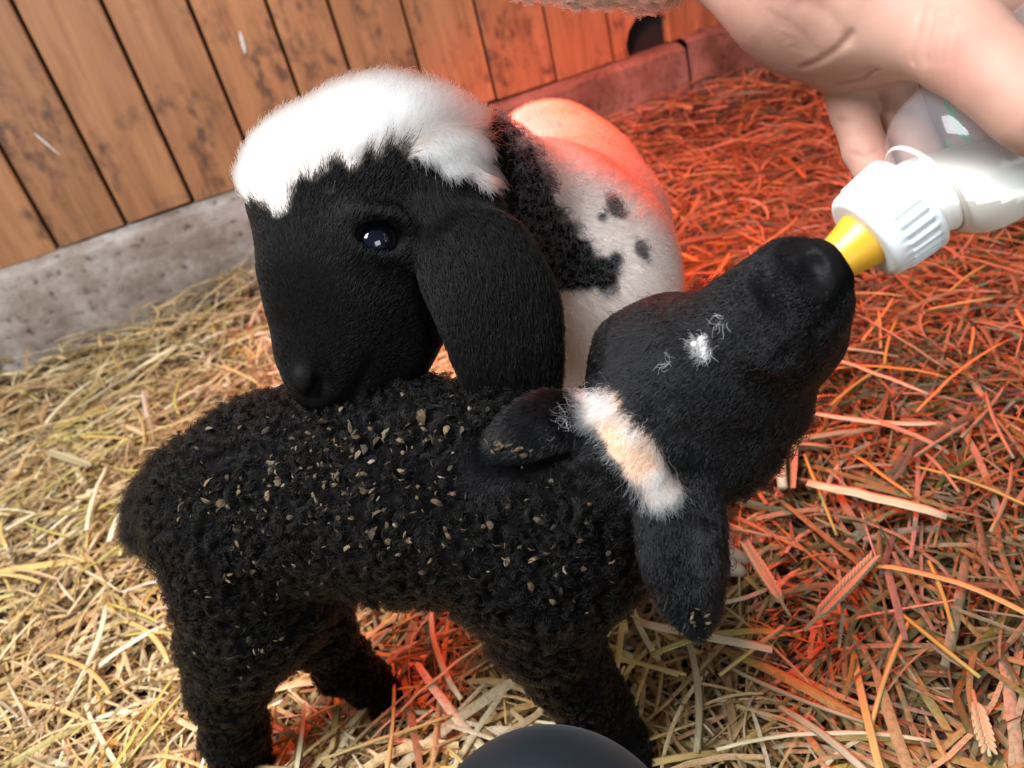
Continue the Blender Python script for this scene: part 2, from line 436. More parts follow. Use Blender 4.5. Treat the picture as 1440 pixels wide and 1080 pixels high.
bm = bmesh.new()
g = 46
grid = [[bm.verts.new((x, y, 0.0)) for x in np.linspace(-3.4, 3.6, g)] for y in np.linspace(-1.6, 3.2, g)]
for i in range(g - 1):
    for j in range(g - 1): bm.faces.new((grid[i][j], grid[i][j + 1], grid[i + 1][j + 1], grid[i + 1][j]))
M_FLOOR = plain('trodden_floor', (0.05, 0.035, 0.02), 0.95)
floor = bm_obj('floor', bm, M_FLOOR); tag(floor, 'trodden dark floor under the straw', kind='structure')

wall = bpy.data.objects.new('wall_back', None); link(wall); wall.location = W0; wall.rotation_euler = (0, 0, wall_yaw)
tag(wall, 'brown vertical board wall at the back of the pen', kind='structure')
# local axes of the wall: x along it, -y towards the camera, z up from the plinth top
def slab(name, x0, x1, y0, y1, z0, z1, mat, parent, bev=0.004):
    bm = bmesh.new(); bmesh.ops.create_cube(bm, size=1.0)
    for v in bm.verts: v.co = (x0 if v.co.x < 0 else x1, y0 if v.co.y < 0 else y1, z0 if v.co.z < 0 else z1)
    if bev: bmesh.ops.bevel(bm, geom=list(bm.edges), offset=bev, segments=2, affect='EDGES')
    return bm_obj(name, bm, mat, parent, smooth=False)
slab('backing', -2.3, 3.3, 0.032, 0.05, -0.05, 1.6, M_DARK, wall, 0)
seams = [-2.24, -2.08, -1.93, -1.78, -1.63, -1.48, -1.34, -1.195, -1.05, -0.905, -0.76, -0.62, -0.48, -0.335, -0.19, -0.04, 0.107, 0.2445, 0.385, 0.531, 0.672, 0.791, 0.941, 1.100, 1.261, 1.420, 1.575, 1.73, 1.88, 2.03, 2.18, 2.33, 2.48, 2.63, 2.78, 2.93, 3.08, 3.23]
rb = random.Random(3)
boards = []
for a, b in zip(seams, seams[1:]):
    gap = 0.0035
    x0, x1 = a + gap, b - gap
    hole = (abs(a - 1.420) < 1e-6)
    bm = bmesh.new()
    if hole:   # a gnawed hole at the foot of this board
        prof = [(x0, -0.012), (x0 + 0.035, -0.012), (x0 + 0.032, 0.02), (x0 + 0.045, 0.048), (x0 + 0.075, 0.075), (x0 + 0.11, 0.085), (x0 + 0.135, 0.07), (x1, 0.052), (x1, 1.5), (x0, 1.5)]
    else:
        z0 = -0.012 + rb.uniform(-0.004, 0.004); prof = [(x0, z0), (x1, z0 + rb.uniform(-0.003, 0.003)), (x1, 1.5), (x0, 1.5)]
    yo = rb.uniform(-0.002, 0.002)
    f = bm.faces.new([bm.verts.new((x, yo, z)) for x, z in prof])
    ex = bmesh.ops.extrude_face_region(bm, geom=[f])
    bmesh.ops.translate(bm, verts=[v for v in ex['geom'] if isinstance(v, bmesh.types.BMVert)], vec=(0, 0.026, 0))
    bmesh.ops.recalc_face_normals(bm, faces=bm.faces)
    if not hole: bmesh.ops.bevel(bm, geom=list(bm.edges), offset=0.003, segments=1, affect='EDGES')
    boards.append(bm_obj('board', bm, M_WOOD, wall))
def scuff(px, py, qx, qy, w):
    def wl(x, y):
        r = ray(x, y); t = ((W0 - EYE) @ wn) / (r @ wn); p = EYE + r * t - W0; return np.array([p @ wu, p[2]])
    a, b = wl(px, py), wl(qx, qy); dvec = (b - a) / np.linalg.norm(b - a); nv = np.array([-dvec[1], dvec[0]]) * w
    bd = max((s for s in seams if s < (a[0] + b[0]) / 2)); par = boards[seams.index(bd)]
    bm = bmesh.new(); q = []
    for i, t in enumerate(np.linspace(0, 1, 7)):
        c = a + (b - a) * t; ww = nv * (0.4 + 0.6 * math.sin(math.pi * t)) * rb.uniform(0.7, 1.2)
        q.append([bm.verts.new((c[0] + k * ww[0], -0.0032 - (0.0006 if abs(k) < .5 else 0), c[1] + k * ww[1])) for k in (-1, 0, 1)])
    for u, v in zip(q, q[1:]):
        for k in (0, 1): bm.faces.new((u[k], u[k + 1], v[k + 1], v[k]))
    bmesh.ops.recalc_face_normals(bm, faces=bm.faces)
    bm_obj('scuff', bm, M_SCUFF, par)
scuff(48, 187, 84, 217, 0.0022); scuff(337, 44, 345, 75, 0.005)

plinth = bpy.data.objects.new('baseboard_back', None); link(plinth); plinth.location = W0; plinth.rotation_euler = (0, 0, wall_yaw)
tag(plinth, 'low concrete plinth with a ledge under the boards', kind='structure')
def plinth_block(x0, x1, top, fy, seed, mat):
    """a weathered concrete block with a sloping ledge"""
    nx = int((x1 - x0) / 0.02) + 2
    rows = [(0.03, top + 0.0), (-0.004, top), (fy + 0.012, top - 0.006), (fy + 0.002, top - 0.014), (fy - 0.002, top - 0.05), (fy - 0.003, top - 0.10), (fy - 0.004, -0.17), (fy - 0.004, -CURB_Z - 0.01)]
    xs = np.linspace(x0, x1, nx); V = []
    for j, (y, z) in enumerate(rows):
        p = np.stack([xs, np.full(nx, y), np.full(nx, z)], 1)
        w = 0 if j in (0, 1) else 1
        p[:, 1] += w * 0.005 * vnoise(p, 22, seed) ; p[:, 2] += w * 0.005 * vnoise(p + 9, 26, seed)
        V.append(p)
    V = np.concatenate(V); F = []
    for j in range(len(rows) - 1):
        for i in range(nx - 1):
            F.append((j * nx + i, j * nx + i + 1, (j + 1) * nx + i + 1, (j + 1) * nx + i)[::-1])
    o = mesh_obj('plinth_block', V, np.array(F), mat, plinth, smooth=False)
    bm = bmesh.new(); bm.from_mesh(o.data)
    e = [x for x in bm.edges if x.is_boundary]; bmesh.ops.holes_fill(bm, edges=e, sides=0); bmesh.ops.recalc_face_normals(bm, faces=bm.faces)
    bm.to_mesh(o.data); bm.free()
    return o
plinth_block(-2.3, -0.5, -0.013, -0.035, 6, M_CONC)
plinth_block(-0.497, 0.905, -0.012, -0.034, 1, M_CONC)
plinth_block(0.908, 1.596, -0.014, -0.036, 2, M_CONC2)
plinth_block(1.60, 3.3, -0.004, -0.042, 4, M_CONC2)

# ------------------------------------------------------------------ straw bedding
def straw_palette(n, r, x):
    pal = np.array([(0.60, 0.39, 0.165), (0.72, 0.52, 0.27), (0.50, 0.34, 0.16), (0.38, 0.26, 0.13), (0.80, 0.65, 0.42), (0.48, 0.38, 0.14), (0.26, 0.17, 0.085), (0.64, 0.42, 0.12)])
    pr = np.array([.22, .21, .15, .11, .16, .05, .05, .05])
    c = pal[r.choice(len(pal), n, p=pr)]
    dim_right = smoothstep(-0.05, 0.35, x)[:, None]          # straw greyer and darkened towards the right, painting in the dimmer daylight
    c = c * (1 - dim_right) + dim_right * (c * 0.40 + np.array([0.04, 0.036, 0.02]))
    return np.clip(c * r.uniform(0.75, 1.2, (n, 1)) + r.normal(0, 0.015, (n, 3)), 0.02, 0.9)
def straw_ribbons(n, seed, ks=6, lo=-0.03, hi=0.018):
    r = np.random.default_rng(seed)
    xs, ys = [], []
    while sum(map(len, xs)) < n:
        x = r.uniform(-2.1, 2.5, n); y = r.uniform(-0.6, 2.6, n)
        dw = (W0[0] - x) * wn[0] + (W0[1] - y) * wn[1]
        keep = (dw < -0.05) & (r.random(n) < 1.0 / (0.55 + 1.1 * (x ** 2 + (y - 0.35) ** 2)))
        xs.append(x[keep]); ys.append(y[keep])
    x = np.concatenate(xs)[:n]; y = np.concatenate(ys)[:n]
    L = np.clip(r.lognormal(math.log(0.070), 0.55, n), 0.018, 0.24); Wd = np.clip(r.lognormal(math.log(0.0016), 0.6, n), 0.0004, 0.0044)
    th = r.uniform(0, 2 * math.pi, n); pit = r.normal(0, 0.13, n); bend = r.normal(0, 0.45, n) * r.choice([0.3, 1, 2.2], n, p=[.5, .35, .15]); sag = r.uniform(0, 0.5, n)
    z0 = bed_height(x, y) + r.uniform(lo, hi, n)
    roll = r.normal(0, 0.6, n); crease = r.uniform(0.1, 0.7, n)
    V = np.empty((n, ks, 3, 3))
    for j in range(ks):
        t = j / (ks - 1) - 0.5
        a = th + bend * t
        # integrate the bent midline (circular arc)
        bx = np.where(np.abs(bend) > 1e-3, (np.sin(th + bend * t) - np.sin(th)) / bend, np.cos(th) * t)
        by = np.where(np.abs(bend) > 1e-3, -(np.cos(th + bend * t) - np.cos(th)) / bend, np.sin(th) * t)
        c = np.stack([x + L * bx, y + L * by, z0 + L * (pit * t - sag * t * t)], 1)
        sd = np.stack([-np.sin(a) * np.cos(roll), np.cos(a) * np.cos(roll), np.sin(roll)], 1)
        up = np.stack([np.sin(a) * np.sin(roll), -np.cos(a) * np.sin(roll), np.cos(roll)], 1)
        w = (np.minimum(Wd, L * 0.035) * (1 - 0.3 * (2 * abs(t)) ** 6))[:, None]
        V[:, j, 0] = c - sd * w; V[:, j, 1] = c + up * w * crease[:, None]; V[:, j, 2] = c + sd * w
    base = (np.arange(n) * ks * 3)[:, None, None]
    q = np.array([[j * 3 + i, j * 3 + i + 1, (j + 1) * 3 + i + 1, (j + 1) * 3 + i] for j in range(ks - 1) for i in (0, 1)])
    F = (base + q[None]).reshape(-1, 4)
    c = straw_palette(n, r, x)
    # straws must stay in front of the plinth and above the floor
    Vf = V.reshape(-1, 3); Vf[:, 2] = np.maximum(Vf[:, 2], 0.002)
    dwv = (W0[0] - Vf[:, 0]) * wn[0] + (W0[1] - Vf[:, 1]) * wn[1] + 0.045
    Vf[:, :2] += np.where(dwv > 0, dwv, 0)[:, None] * wn[:2]
    return Vf, F, np.repeat(c, ks * 3, axis=0)
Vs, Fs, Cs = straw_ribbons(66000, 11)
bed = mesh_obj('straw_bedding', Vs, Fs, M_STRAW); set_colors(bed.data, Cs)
tag(bed, 'thick bed of loose chopped straw covering the pen floor', 'straw', kind='stuff')

# single stalks lying on top
def stalk_mesh(kind, L, w, bend, seed):
    r = random.Random(seed); ks = 9; ns = 6; V, F = [], []
    for j in range(ks):
        t = j / (ks - 1) - 0.5; a = bend * t
        c = (L * t * (1 - 0.1 * abs(bend) * t * t), L * 0.5 * bend * t * t, L * 0.12 * (0.25 - t * t) + r.uniform(-1, 1) * w * 0.25)
        ww = w * (1.25 if kind == 'stem' and j == 5 else 1.0) * (1 - (0.25 if kind == 'blade' else 0.1) * abs(2 * t) ** 3)
        for i in range(ns):
            q = 2 * math.pi * i / ns
            sy, sz = math.cos(q) * ww, math.sin(q) * ww * (0.75 if kind == 'stem' else 0.16)
            if kind == 'blade': sz += 0.35 * abs(sy)
            V.append((c[0] - math.sin(a) * sy, c[1] + math.cos(a) * sy, c[2] + sz))
    for j in range(ks - 1):
        for i in range(ns): F.append((j * ns + i, j * ns + (i + 1) % ns, (j + 1) * ns + (i + 1) % ns, (j + 1) * ns + i))
    me = mesh_from('straw_stalk', V, F)
    bm = bmesh.new(); bm.from_mesh(me); bmesh.ops.holes_fill(bm, edges=[e for e in bm.edges if e.is_boundary], sides=0); bm.to_mesh(me); bm.free()
    return me
def straw_solid(name, a, b):
    m, nt, out = new_mat(name); L = nt.links.new
    tc = N_(nt, 'ShaderNodeTexCoord'); mp = N_(nt, 'ShaderNodeMapping'); mp.inputs['Scale'].default_value = (14, 700, 700); L(tc.outputs['Object'], mp.inputs[0])
    no = N_(nt, 'ShaderNodeTexNoise', in_Scale=1.0, in_Detail=3.0); L(mp.outputs[0], no.inputs[0])
    rp = ramp(nt, [(0.3, a), (0.7, b)]); L(no.outputs['Fac'], rp.inputs[0])
    bs = N_(nt, 'ShaderNodeBsdfPrincipled'); bs.inputs['Roughness'].default_value = 0.42; L(rp.outputs[0], bs.inputs['Base Color']); L(bs.outputs[0], out.inputs[0])
    return m
STRAW_KINDS = [('golden', straw_solid('golden_straw', (0.46, 0.31, 0.10), (0.66, 0.48, 0.19))),
               ('pale', straw_solid('pale_straw', (0.58, 0.47, 0.27), (0.80, 0.70, 0.47))),
               ('greyish brown', straw_solid('grey_straw', (0.27, 0.20, 0.11), (0.44, 0.35, 0.21))),
               ('olive yellow', straw_solid('olive_straw', (0.38, 0.32, 0.08), (0.56, 0.45, 0.12)))]
variants = []
for ci, (cn, mt) in enumerate(STRAW_KINDS):
    for vi in range(6):
        kind = 'stem' if vi % 2 == 0 else 'blade'
        me = stalk_mesh(kind, 0.07 + 0.018 * vi, 0.0017 if kind == 'stem' else 0.0028, [0.06, 0.3, -0.2, 0.55, -0.35, 0.15][vi], ci * 10 + vi)
        me.materials.append(mt); variants.append((ci, kind, me, vi))
rs = random.Random(21)
def lay(o, x, y, yaw, lift=0.018, pitch=None):
    o.location = (x, y, float(bed_height(x, y)) + lift)
    o.rotation_euler = (rs.uniform(-0.5, 0.5), rs.gauss(0, 0.08) if pitch is None else pitch, yaw)
count = 0
while count < 288:
    x, y = rs.uniform(-0.95, 1.05), rs.uniform(0.25, 1.25)
    if rs.random() > 1.0 / (0.6 + 1.6 * (x * x + (y - 0.4) ** 2)): continue
    pxx, pyy, _ = project(np.array([x, y, 0.04]))
    if not (-30 < pxx < 1470 and 100 < pyy < 1110): continue
    ci, kind, me, vi_ = variants[rs.randrange(len(variants))]
    dim_right = x > 0.15  # right side of the bed, where pale stalks are thinned out
    if dim_right and ci == 1 and rs.random() < 0.5: continue
    o = link(bpy.data.objects.new('straw_stalk', me)); lay(o, x, y, rs.uniform(0, 6.28))
    cn = STRAW_KINDS[ci][0]
    zone = ('along the concrete plinth' if (np.array([x, y, 0]) - W0) @ wn < .33 else 'on the bright straw left of the woolly tail' if x < -.34 else 'in the red glow at the right' if x > .34 and y > .62 else 'at the lower right corner' if x > .12 else 'behind the black lamb' if y > .68 else 'around the feet of the black lamb')
    wd = ('short ' if vi_ < 2 else 'long ' if vi_ > 3 else '')
    tag(o, '%s%s straw %s lying %s' % (wd, cn, 'stem' if kind == 'stem' else 'blade', zone), 'straw stalk', 'loose straw %s' % zone)
    count += 1
def single_straw(px0, py0, px1, py1, w, kind, ci, label, bend=0.15):
    a, b = on_level(px0, py0, 0.05), on_level(px1, py1, 0.05)
    me = stalk_mesh(kind, float(np.linalg.norm(b - a)), w, bend, 77); me.materials.append(STRAW_KINDS[ci][1])
    o = link(bpy.data.objects.new('straw_stalk', me)); m = (a + b) / 2
    lay(o, m[0], m[1], math.atan2(b[1] - a[1], b[0] - a[0]), 0.026, 0.0); o.rotation_euler[0] = 0.1
    tag(o, label, 'straw stalk'); return o
single_straw(1135, 695, 1330, 742, 0.0055, 'blade', 1, 'broad pale straw blade right of the drooping black ear', 0.1)
single_straw(895, 868, 1085, 905, 0.0042, 'blade', 1, 'pale flat straw blade passing under the tip of the black ear')
single_straw(1095, 590, 1100, 700, 0.005, 'stem', 1, 'upright-lying pale straw stem below the bottle-fed lamb\'s jaw', 0.05)
single_straw(208, 655, 150, 760, 0.005, 'blade', 1, 'bright whitish straw blade left of the short woolly tail', 0.1)
single_straw(150, 655, 120, 745, 0.0035, 'stem', 1, 'thin bright straw stem farther left of the woolly tail', 0.05)

M_EAR = straw_solid('ear_husk', (0.36, 0.27, 0.14), (0.60, 0.49, 0.30))
def wheat_ear(px0, py0, px1, py1, label):
    a, b = on_level(px0, py0, 0.05), on_level(px1, py1, 0.05)
    L = float(np.linalg.norm(b - a)); root = link(bpy.data.objects.new('wheat_ear', None))
    m = a; root.location = (m[0], m[1], float(bed_height(*((a + b) / 2)[:2])) + 0.026); root.rotation_euler = (0, 0, math.atan2(b[1] - a[1], b[0] - a[0]))
    tag(root, label, 'wheat ear', 'wheat ears in the straw')
    bm = bmesh.new(); bmesh.ops.create_cone(bm, cap_ends=True, segments=6, radius1=0.0016, radius2=0.0012, depth=L * 1.25)
    bmesh.ops.rotate(bm, verts=bm.verts, matrix=Matrix.Rotation(math.pi / 2, 3, 'Y')); bmesh.ops.translate(bm, verts=bm.verts, vec=(L * 0.40, 0, 0))
    bm_obj('stem', bm, M_EAR, root, True)
    bm = bmesh.new(); bmesh.ops.create_uvsphere(bm, u_segments=6, v_segments=5, radius=1.0)
    for v in bm.verts:
        t = (v.co.z + 1) / 2; s = 1 - 0.55 * t
        v.co = (v.co.z * 0.0062, v.co.x * 0.0028 * s, v.co.y * 0.0025 * s)
    me = bpy.data.meshes.new('husk'); bm.to_mesh(me); bm.free(); me.materials.append(M_EAR); me.polygons.foreach_set('use_smooth', np.full(len(me.polygons), True))
    nrow = int(L / 0.0048)
    for i in range(nrow):
        for sgn in (-1, 1):
            for up in (0, 1):
                o = link(bpy.data.objects.new('husk', me), root); taper = 1 - 0.45 * abs(i / nrow - 0.4)
                o.location = (0.004 + i * 0.0048 + 0.002 * up, sgn * 0.0030 * taper, 0.0016 * (1 if up else -0.6)); o.rotation_euler = (0.4 * sgn, -0.25 * up, sgn * 0.38); o.scale = (taper,) * 3
wheat_ear(1150, 872, 1228, 790, 'dry wheat ear lying near the drooping black ear')
wheat_ear(1098, 842, 1048, 762, 'brown wheat ear close beside the pale hoof')
wheat_ear(1372, 985, 1392, 1060, 'wheat ear at the lower right of the straw bed')
wheat_ear(70, 640, 130, 660, 'small wheat ear on the bright straw left of the woolly tail')
#__REST__
# ------------------------------------------------------------------ lamb helpers
def cap_dist(p, a, b):
    ba = b - a; h = np.clip(((p - a) @ ba) / (ba @ ba), 0, 1)
    return np.linalg.norm(p - a - h[:, None] * ba, axis=1)
def path_dist(p, pts):
    d = np.full(len(p), 9.0)
    for a, b in zip(pts, pts[1:]): d = np.minimum(d, cap_dist(p, a, b))
    return d
def drop(p, z=0.03, fwd=(0, 0, 0)):
    q = np.array(p, float) + np.array(fwd, float); q[2] = z; return q
def hoof(parent, pos, heading, size, mat):
    """a cloven hoof: two pointed claws side by side"""
    c = Clay(); h = unit(np.array([heading[0], heading[1], 0.0])); s = np.array([-h[1], h[0], 0.0]); up = np.array([0, 0, 1.0])
    pos = np.asarray(pos, float)
    for sg in (-1, 1):
        o = pos + s * sg * size * 0.36
        c.cone(o - h * size * 0.25 + up * size * 0.45, o + h * size * 0.75 + up * size * 0.12 - s * sg * size * 0.08, size * 0.42, size * 0.20, size * 0.15)
        c.cone(o - h * size * 0.3 + up * size * 0.1, o + h * size * 0.8 + up * size * 0.02 - s * sg * size * 0.05, size * 0.34, size * 0.16, size * 0.15)
    v, f = c.build(size * 0.075)
    return mesh_obj('hoof', v, f, mat, parent)
def px(D, r): return r * D / FPX

# ------------------------------------------------------------------ the black lamb being fed
def build_black_lamb():
    c = Clay()
    # trunk
    c.chain([(312, 705, .528, 98), (400, 692, .51, 112), (500, 690, .49, 120), (610, 692, .47, 132), (735, 712, .452, 128)], 0.03)
    c.chain([(735, 700, .452, 120), (820, 700, .437, 98), (880, 650, .415, 82), (905, 610, .405, 78)], 0.03)     # chest, neck
    c.chain([(770, 760, .455, 105), (830, 745, .445, 90)], 0.03)
    c.chain([(375, 640, .515, 62), (545, 620, .488, 62), (690, 650, .455, 60)], 0.03)                         # back line
    # tail
    c.chain([(268, 690, .545, 38), (238, 706, .552, 35), (217, 742, .552, 28)], 0.02)
    # near hind leg
    c.chain([(345, 760, .515, 100), (362, 842, .528, 84), (336, 905, .545, 58), (322, 960, .565, 47)], 0.03)
    c.chain([(322, 960, .565, 47), (330, 1030, .60, 38), (343, 1090, .628, 34), (352, 1130, .645, 38)], 0.02)
    nh = on_level(352, 1150, 0.035); c.cone(at(352, 1130, .645), nh, px(.645, 36), .019, 0.015)
    # far hind leg
    c.chain([(420, 800, .555, 78), (440, 880, .585, 47), (485, 935, .625, 33), (522, 964, .648, 25), (545, 980, .66, 23)], 0.02)
    # near front leg
    c.chain([(762, 790, .452, 98), (762, 880, .485, 56), (802, 945, .522, 46), (836, 995, .55, 39), (864, 1035, .572, 28), (880, 1058, .582, 26)], 0.03)
    nf = on_level(890, 1070, 0.035); c.cone(at(880, 1058, .582), nf, px(.582, 29), .014, 0.01)
    # far front leg
    c.chain([(768, 830, .51, 66), (775, 905, .555, 38), (800, 955, .59, 30), (826, 990, .612, 26)], 0.02)
    # navel cord
    c.chain([(555, 822, .485, 10), (562, 834, .485, 6), (572, 842, .486, 5)], 0.006)
    # head: skull, cheeks, brow, nose bridge, muzzle, jaw
    c.chain([(935, 545, .402, 92), (990, 528, .395, 92)], 0.02)
    c.chain([(985, 590, .412, 90), (1035, 575, .408, 72)], 0.02)
    c.chain([(895, 490, .408, 52), (930, 465, .40, 46)], 0.02)                       # far orbit
    c.chain([(1000, 500, .385, 78), (1080, 435, .365, 62), (1122, 400, .352, 52)], 0.02)
    c.chain([(1050, 540, .395, 62), (1110, 475, .375, 50), (1140, 425, .362, 42)], 0.02)
    c.chain([(1108, 384, .352, 40), (1142, 378, .344, 34)], 0.012)                   # nose
    c.chain([(1150, 398, .347, 34), (1148, 425, .355, 34)], 0.012)                   # upper lip
    c.chain([(1085, 545, .405, 44), (1140, 478, .385, 34), (1168, 428, .372, 20)], 0.014)   # lower jaw
    c.chain([(1030, 610, .412, 62), (1075, 575, .408, 46)], 0.02)
    c.chain([(960, 620, .41, 70), (1000, 640, .412, 55)], 0.02)
    # brow ridge of the near eye
    c.chain([(1082, 500, .352, 16), (1104, 476, .348, 13)], 0.015)
    # ears
    e1 = -unit(ray(960, 780))
    c.chain([(948, 672, .385, 32), (955, 720, .378, 44), (960, 770, .374, 46), (967, 815, .372, 35), (977, 856, .372, 18), (984, 888, .372, 5)], 0.01, 'u', (e1 + 0.25 * (ROT @ np.array([1, 0, 0.])), 3.6))
    c.chain([(988, 690, .382, 14), (998, 740, .372, 13), (996, 800, .366, 12), (990, 860, .366, 9)], 0.008)
    c.chain([(950, 762, .362, 13), (963, 820, .361, 11), (976, 868, .363, 6)], 0.010, 's')
    e2 = -unit(ray(750, 600)) + 0.5 * np.array([0, 0, 1.0])
    c.chain([(815, 585, .392, 30), (775, 592, .388, 38), (735, 606, .388, 33), (708, 622, .390, 17), (692, 636, .391, 6)], 0.008, 'u', (e2, 2.6))
    v, f = c.build(0.004, 0); n = vert_normals(v, f)
    def groove(pts, k=0.004):     # nostrils, mouth line, folds: cut along the surface
        q = [(surf_point(v, n, a, b, 6)[0], r) for a, b, r in pts]
        for (a, ra), (b, rb_) in zip(q, q[1:]): c.cone(a, b, ra, rb_, k, 's')
    groove([(1141, 354, .0024), (1146, 372, .0046), (1150, 392, .0032)])
    groove([(1118, 344, .002), (1124, 350, .0028)])
    groove([(1150, 390, .0016), (1160, 404, .0012)], .003)
    groove([(1183, 402, .0022), (1178, 428, .0026), (1160, 462, .0018), (1140, 490, .0010)], .004)
    groove([(1096, 506, .0008), (1108, 494, .0016), (1120, 482, .0008)], .005)     # shut eye
    groove([(1063, 384, .0006), (1085, 410, .0008), (1108, 440, .0005)], .006)
    v, f = c.build(0.0021)
    n = vert_normals(v, f)
    # woolly unevenness of the coat
    ax_h = [at(960, 545, .40), at(1145, 395, .352)]
    ears = [[at(948, 672, .385), at(960, 770, .374), at(984, 886, .372)], [at(825, 580, .392), at(735, 606, .388), at(694, 634, .391)]]
    def sleek(p):
        d = np.minimum(path_dist(p, ax_h) - 0.060, np.minimum(path_dist(p, ears[0]) - 0.026, path_dist(p, ears[1]) - 0.022))
        return smoothstep(0.010, -0.004, d)
    sl = sleek(v)
    v = v + n * ((1 - sl) * (0.0022 * vnoise(v, 90, 1) + 0.0016 * vnoise(v, 170, 2)) + sl * 0.0006 * vnoise(v, 120, 4))[:, None]
    n = vert_normals(v, f)
    S = lambda a, b: surf_point(v, n, a, b)[0]
    patch = [S(838, 568), S(868, 600), S(905, 645), S(925, 678)]
    star = [S(985, 478), S(990, 496)]
    bare = [S(865, 612), S(900, 648)]
    def white_w(p):
        q = np.maximum(smoothstep(0.0120, 0.0085, path_dist(p, patch) + 0.004 * vnoise(p, 140, 8)), smoothstep(0.0030, 0.0015, path_dist(p, star)))
        return q
    black = np.array([0.004, 0.0038, 0.0042])
    def hide(p):
        w = white_w(p)[:, None]; st = smoothstep(.012, .006, path_dist(p, star))[:, None]; return black * (1 - w) + w * (np.array([0.62, 0.40, 0.28]) * (1 - st) + st * np.array([.7, .68, .65]))
    body = mesh_obj('lamb', v, f, M_SKIN); set_colors(body.data, hide(v))
    lea = lambda q: smoothstep(.012, .006, path_dist(q, [S(1130, 352), S(1148, 375), S(1158, 398)]))
    set_float(body.data, lea(v), 'leather')
    tag(body, 'small curly black lamb with debris in its wool, drinking from the bottle', 'lamb', 'lambs in the pen')
    # curled wool on the trunk and legs
    p, nn = sample_surface(v, f, n, 125000, lambda q, m: (1 - 0.985 * sleek(q)) * smoothstep(.014, .02, path_dist(q, [at(1165, 372, .345), at(1213, 337, .345)])), 5)
    cl = sample_surface(v, f, n, 10500, lambda q, m: 1 - 0.95 * sleek(q), 6)
    r = np.random.default_rng(9)
    leg = smoothstep(0.19, 0.12, p[:, 2])
    pts = grow_curls(p, nn, cl, 0.0092 - 0.0050 * leg, 0.0018 - 0.0009 * leg, 1.15, 8)
    w = white_w(p)[:, None]
    cols = np.array([0.0062, 0.0055, 0.0052]) * r.uniform(0.5, 1.6, (len(p), 1)) * (1 - w) + w * np.array([.7, .62, .52])
    hair_object('wool', pts, np.linspace(0.00019, 0.00008, pts.shape[1]), cols, M_FURB, body)
    # fluffy tail and rump
    tl = [at(262, 690, .545), at(232, 715, .55), at(215, 752, .548)]
    p, nn = sample_surface(v, f, n, 12000, lambda q, m: smoothstep(0.05, 0.02, path_dist(q, tl)), 15)
    cb = np.tile(unit(tl[2] - tl[0]), (len(p), 1))
    hair_object('tail_wool', grow_sleek(p, nn, cb, np.full(len(p), 0.013), np.full(len(p), 0.8), 0.7, 16, 6, 0.25), np.linspace(0.00016, 0.00006, 6), np.array([.006, .0053, .005]) * r.uniform(.5, 1.6, (len(p), 1)), M_FURB, body)
    # short sleek hair of head and ears
    nose = at(1165, 385, .345)
    p, nn = sample_surface(v, f, n, 105000, lambda q, m: (sleek(q) * (1 - .93 * lea(q)) + 1e-4) * smoothstep(.013, .018, path_dist(q, [at(1165, 372, .345), at(1213, 337, .345)])), 25)
    on_ear1 = smoothstep(0.03, 0.022, path_dist(p, ears[0]))[:, None]; on_ear2 = smoothstep(0.028, 0.02, path_dist(p, ears[1]))[:, None]
    comb = unit(p - nose); comb = comb * (1 - on_ear1) + on_ear1 * unit(ears[0][2] - ears[0][0]); comb = comb * (1 - on_ear2) + on_ear2 * unit(ears[1][2] - ears[1][0])
    w = white_w(p); b = smoothstep(0.012, 0.004, path_dist(p, bare)) * w
    dn = np.linalg.norm(p - nose, axis=1)
    ln = 0.0028 + 0.0042 * smoothstep(0.03, 0.13, dn) + 0.004 * w * (1 - b)
    ln = ln * (1 - 0.5 * b)
    pts = grow_sleek(p, nn, comb, ln, 0.30 + 0.4 * w, 0.35, 26, 5, 0.10)
    cols = np.array([0.0045, 0.0044, 0.005]) * r.uniform(.5, 1.7, (len(p), 1))
    wh = np.array([.80, .76, .72]) * (1 - b[:, None]) + b[:, None] * np.array([.70, .50, .36])
    mix = (r.random(len(p)) < w)[:, None]
    cols = np.where(mix, wh * r.uniform(.5, 1.1, (len(p), 1)), cols)
    hair_object('face_hair', pts, np.linspace(0.00017, 0.00007, 5), cols, M_FURF, body)
    # wispy white tufts: poll, star on the forehead, ear root
    tp, tn, tl_ = [], [], []
    for (a, b_, rad, cnt, ll) in ((835, 562, 18, 200, .0085), (890, 602, 14, 90, .008), (928, 672, 16, 150, .008), (984, 482, 5, 36, .008), (992, 497, 4, 14, .008), (1013, 452, 5, 10, .008), (940, 512, 8, 10, .009), (806, 585, 12, 40, .008)):
        for _ in range(cnt):
            q = surf_point(v, n, a + r.normal(0, rad * .6), b_ + r.normal(0, rad * .6), 6); tp.append(q[0]); tn.append(q[1]); tl_.append(ll)
    tp, tn = np.array(tp), np.array(tn)
    pts = grow_sleek(tp, tn, unit(tp - nose) + r.normal(0, .35, tp.shape), np.array(tl_), np.full(len(tp), .5), .5, 31, 8, 0.22)
    hair_object('white_tuft', pts, np.linspace(0.00022, 0.00008, 8), np.tile(np.array([.82, .80, .78]), (len(tp), 1)) * r.uniform(.7, 1.1, (len(tp), 1)), M_FUR, body)
    q, qn = surf_point(v, n, 975, 483)
    bm = bmesh.new(); bmesh.ops.create_uvsphere(bm, u_segments=14, v_segments=10, radius=.0014)
    for vv in bm.verts: vv.co.z *= .8
    o = bm_obj('milk_drop', bm, plain('milk_drop', (.9, .9, .87), .2), body, True); o.location = q + qn * .0022
    # chaff caught in the wool
    r2 = np.random.default_rng(44)
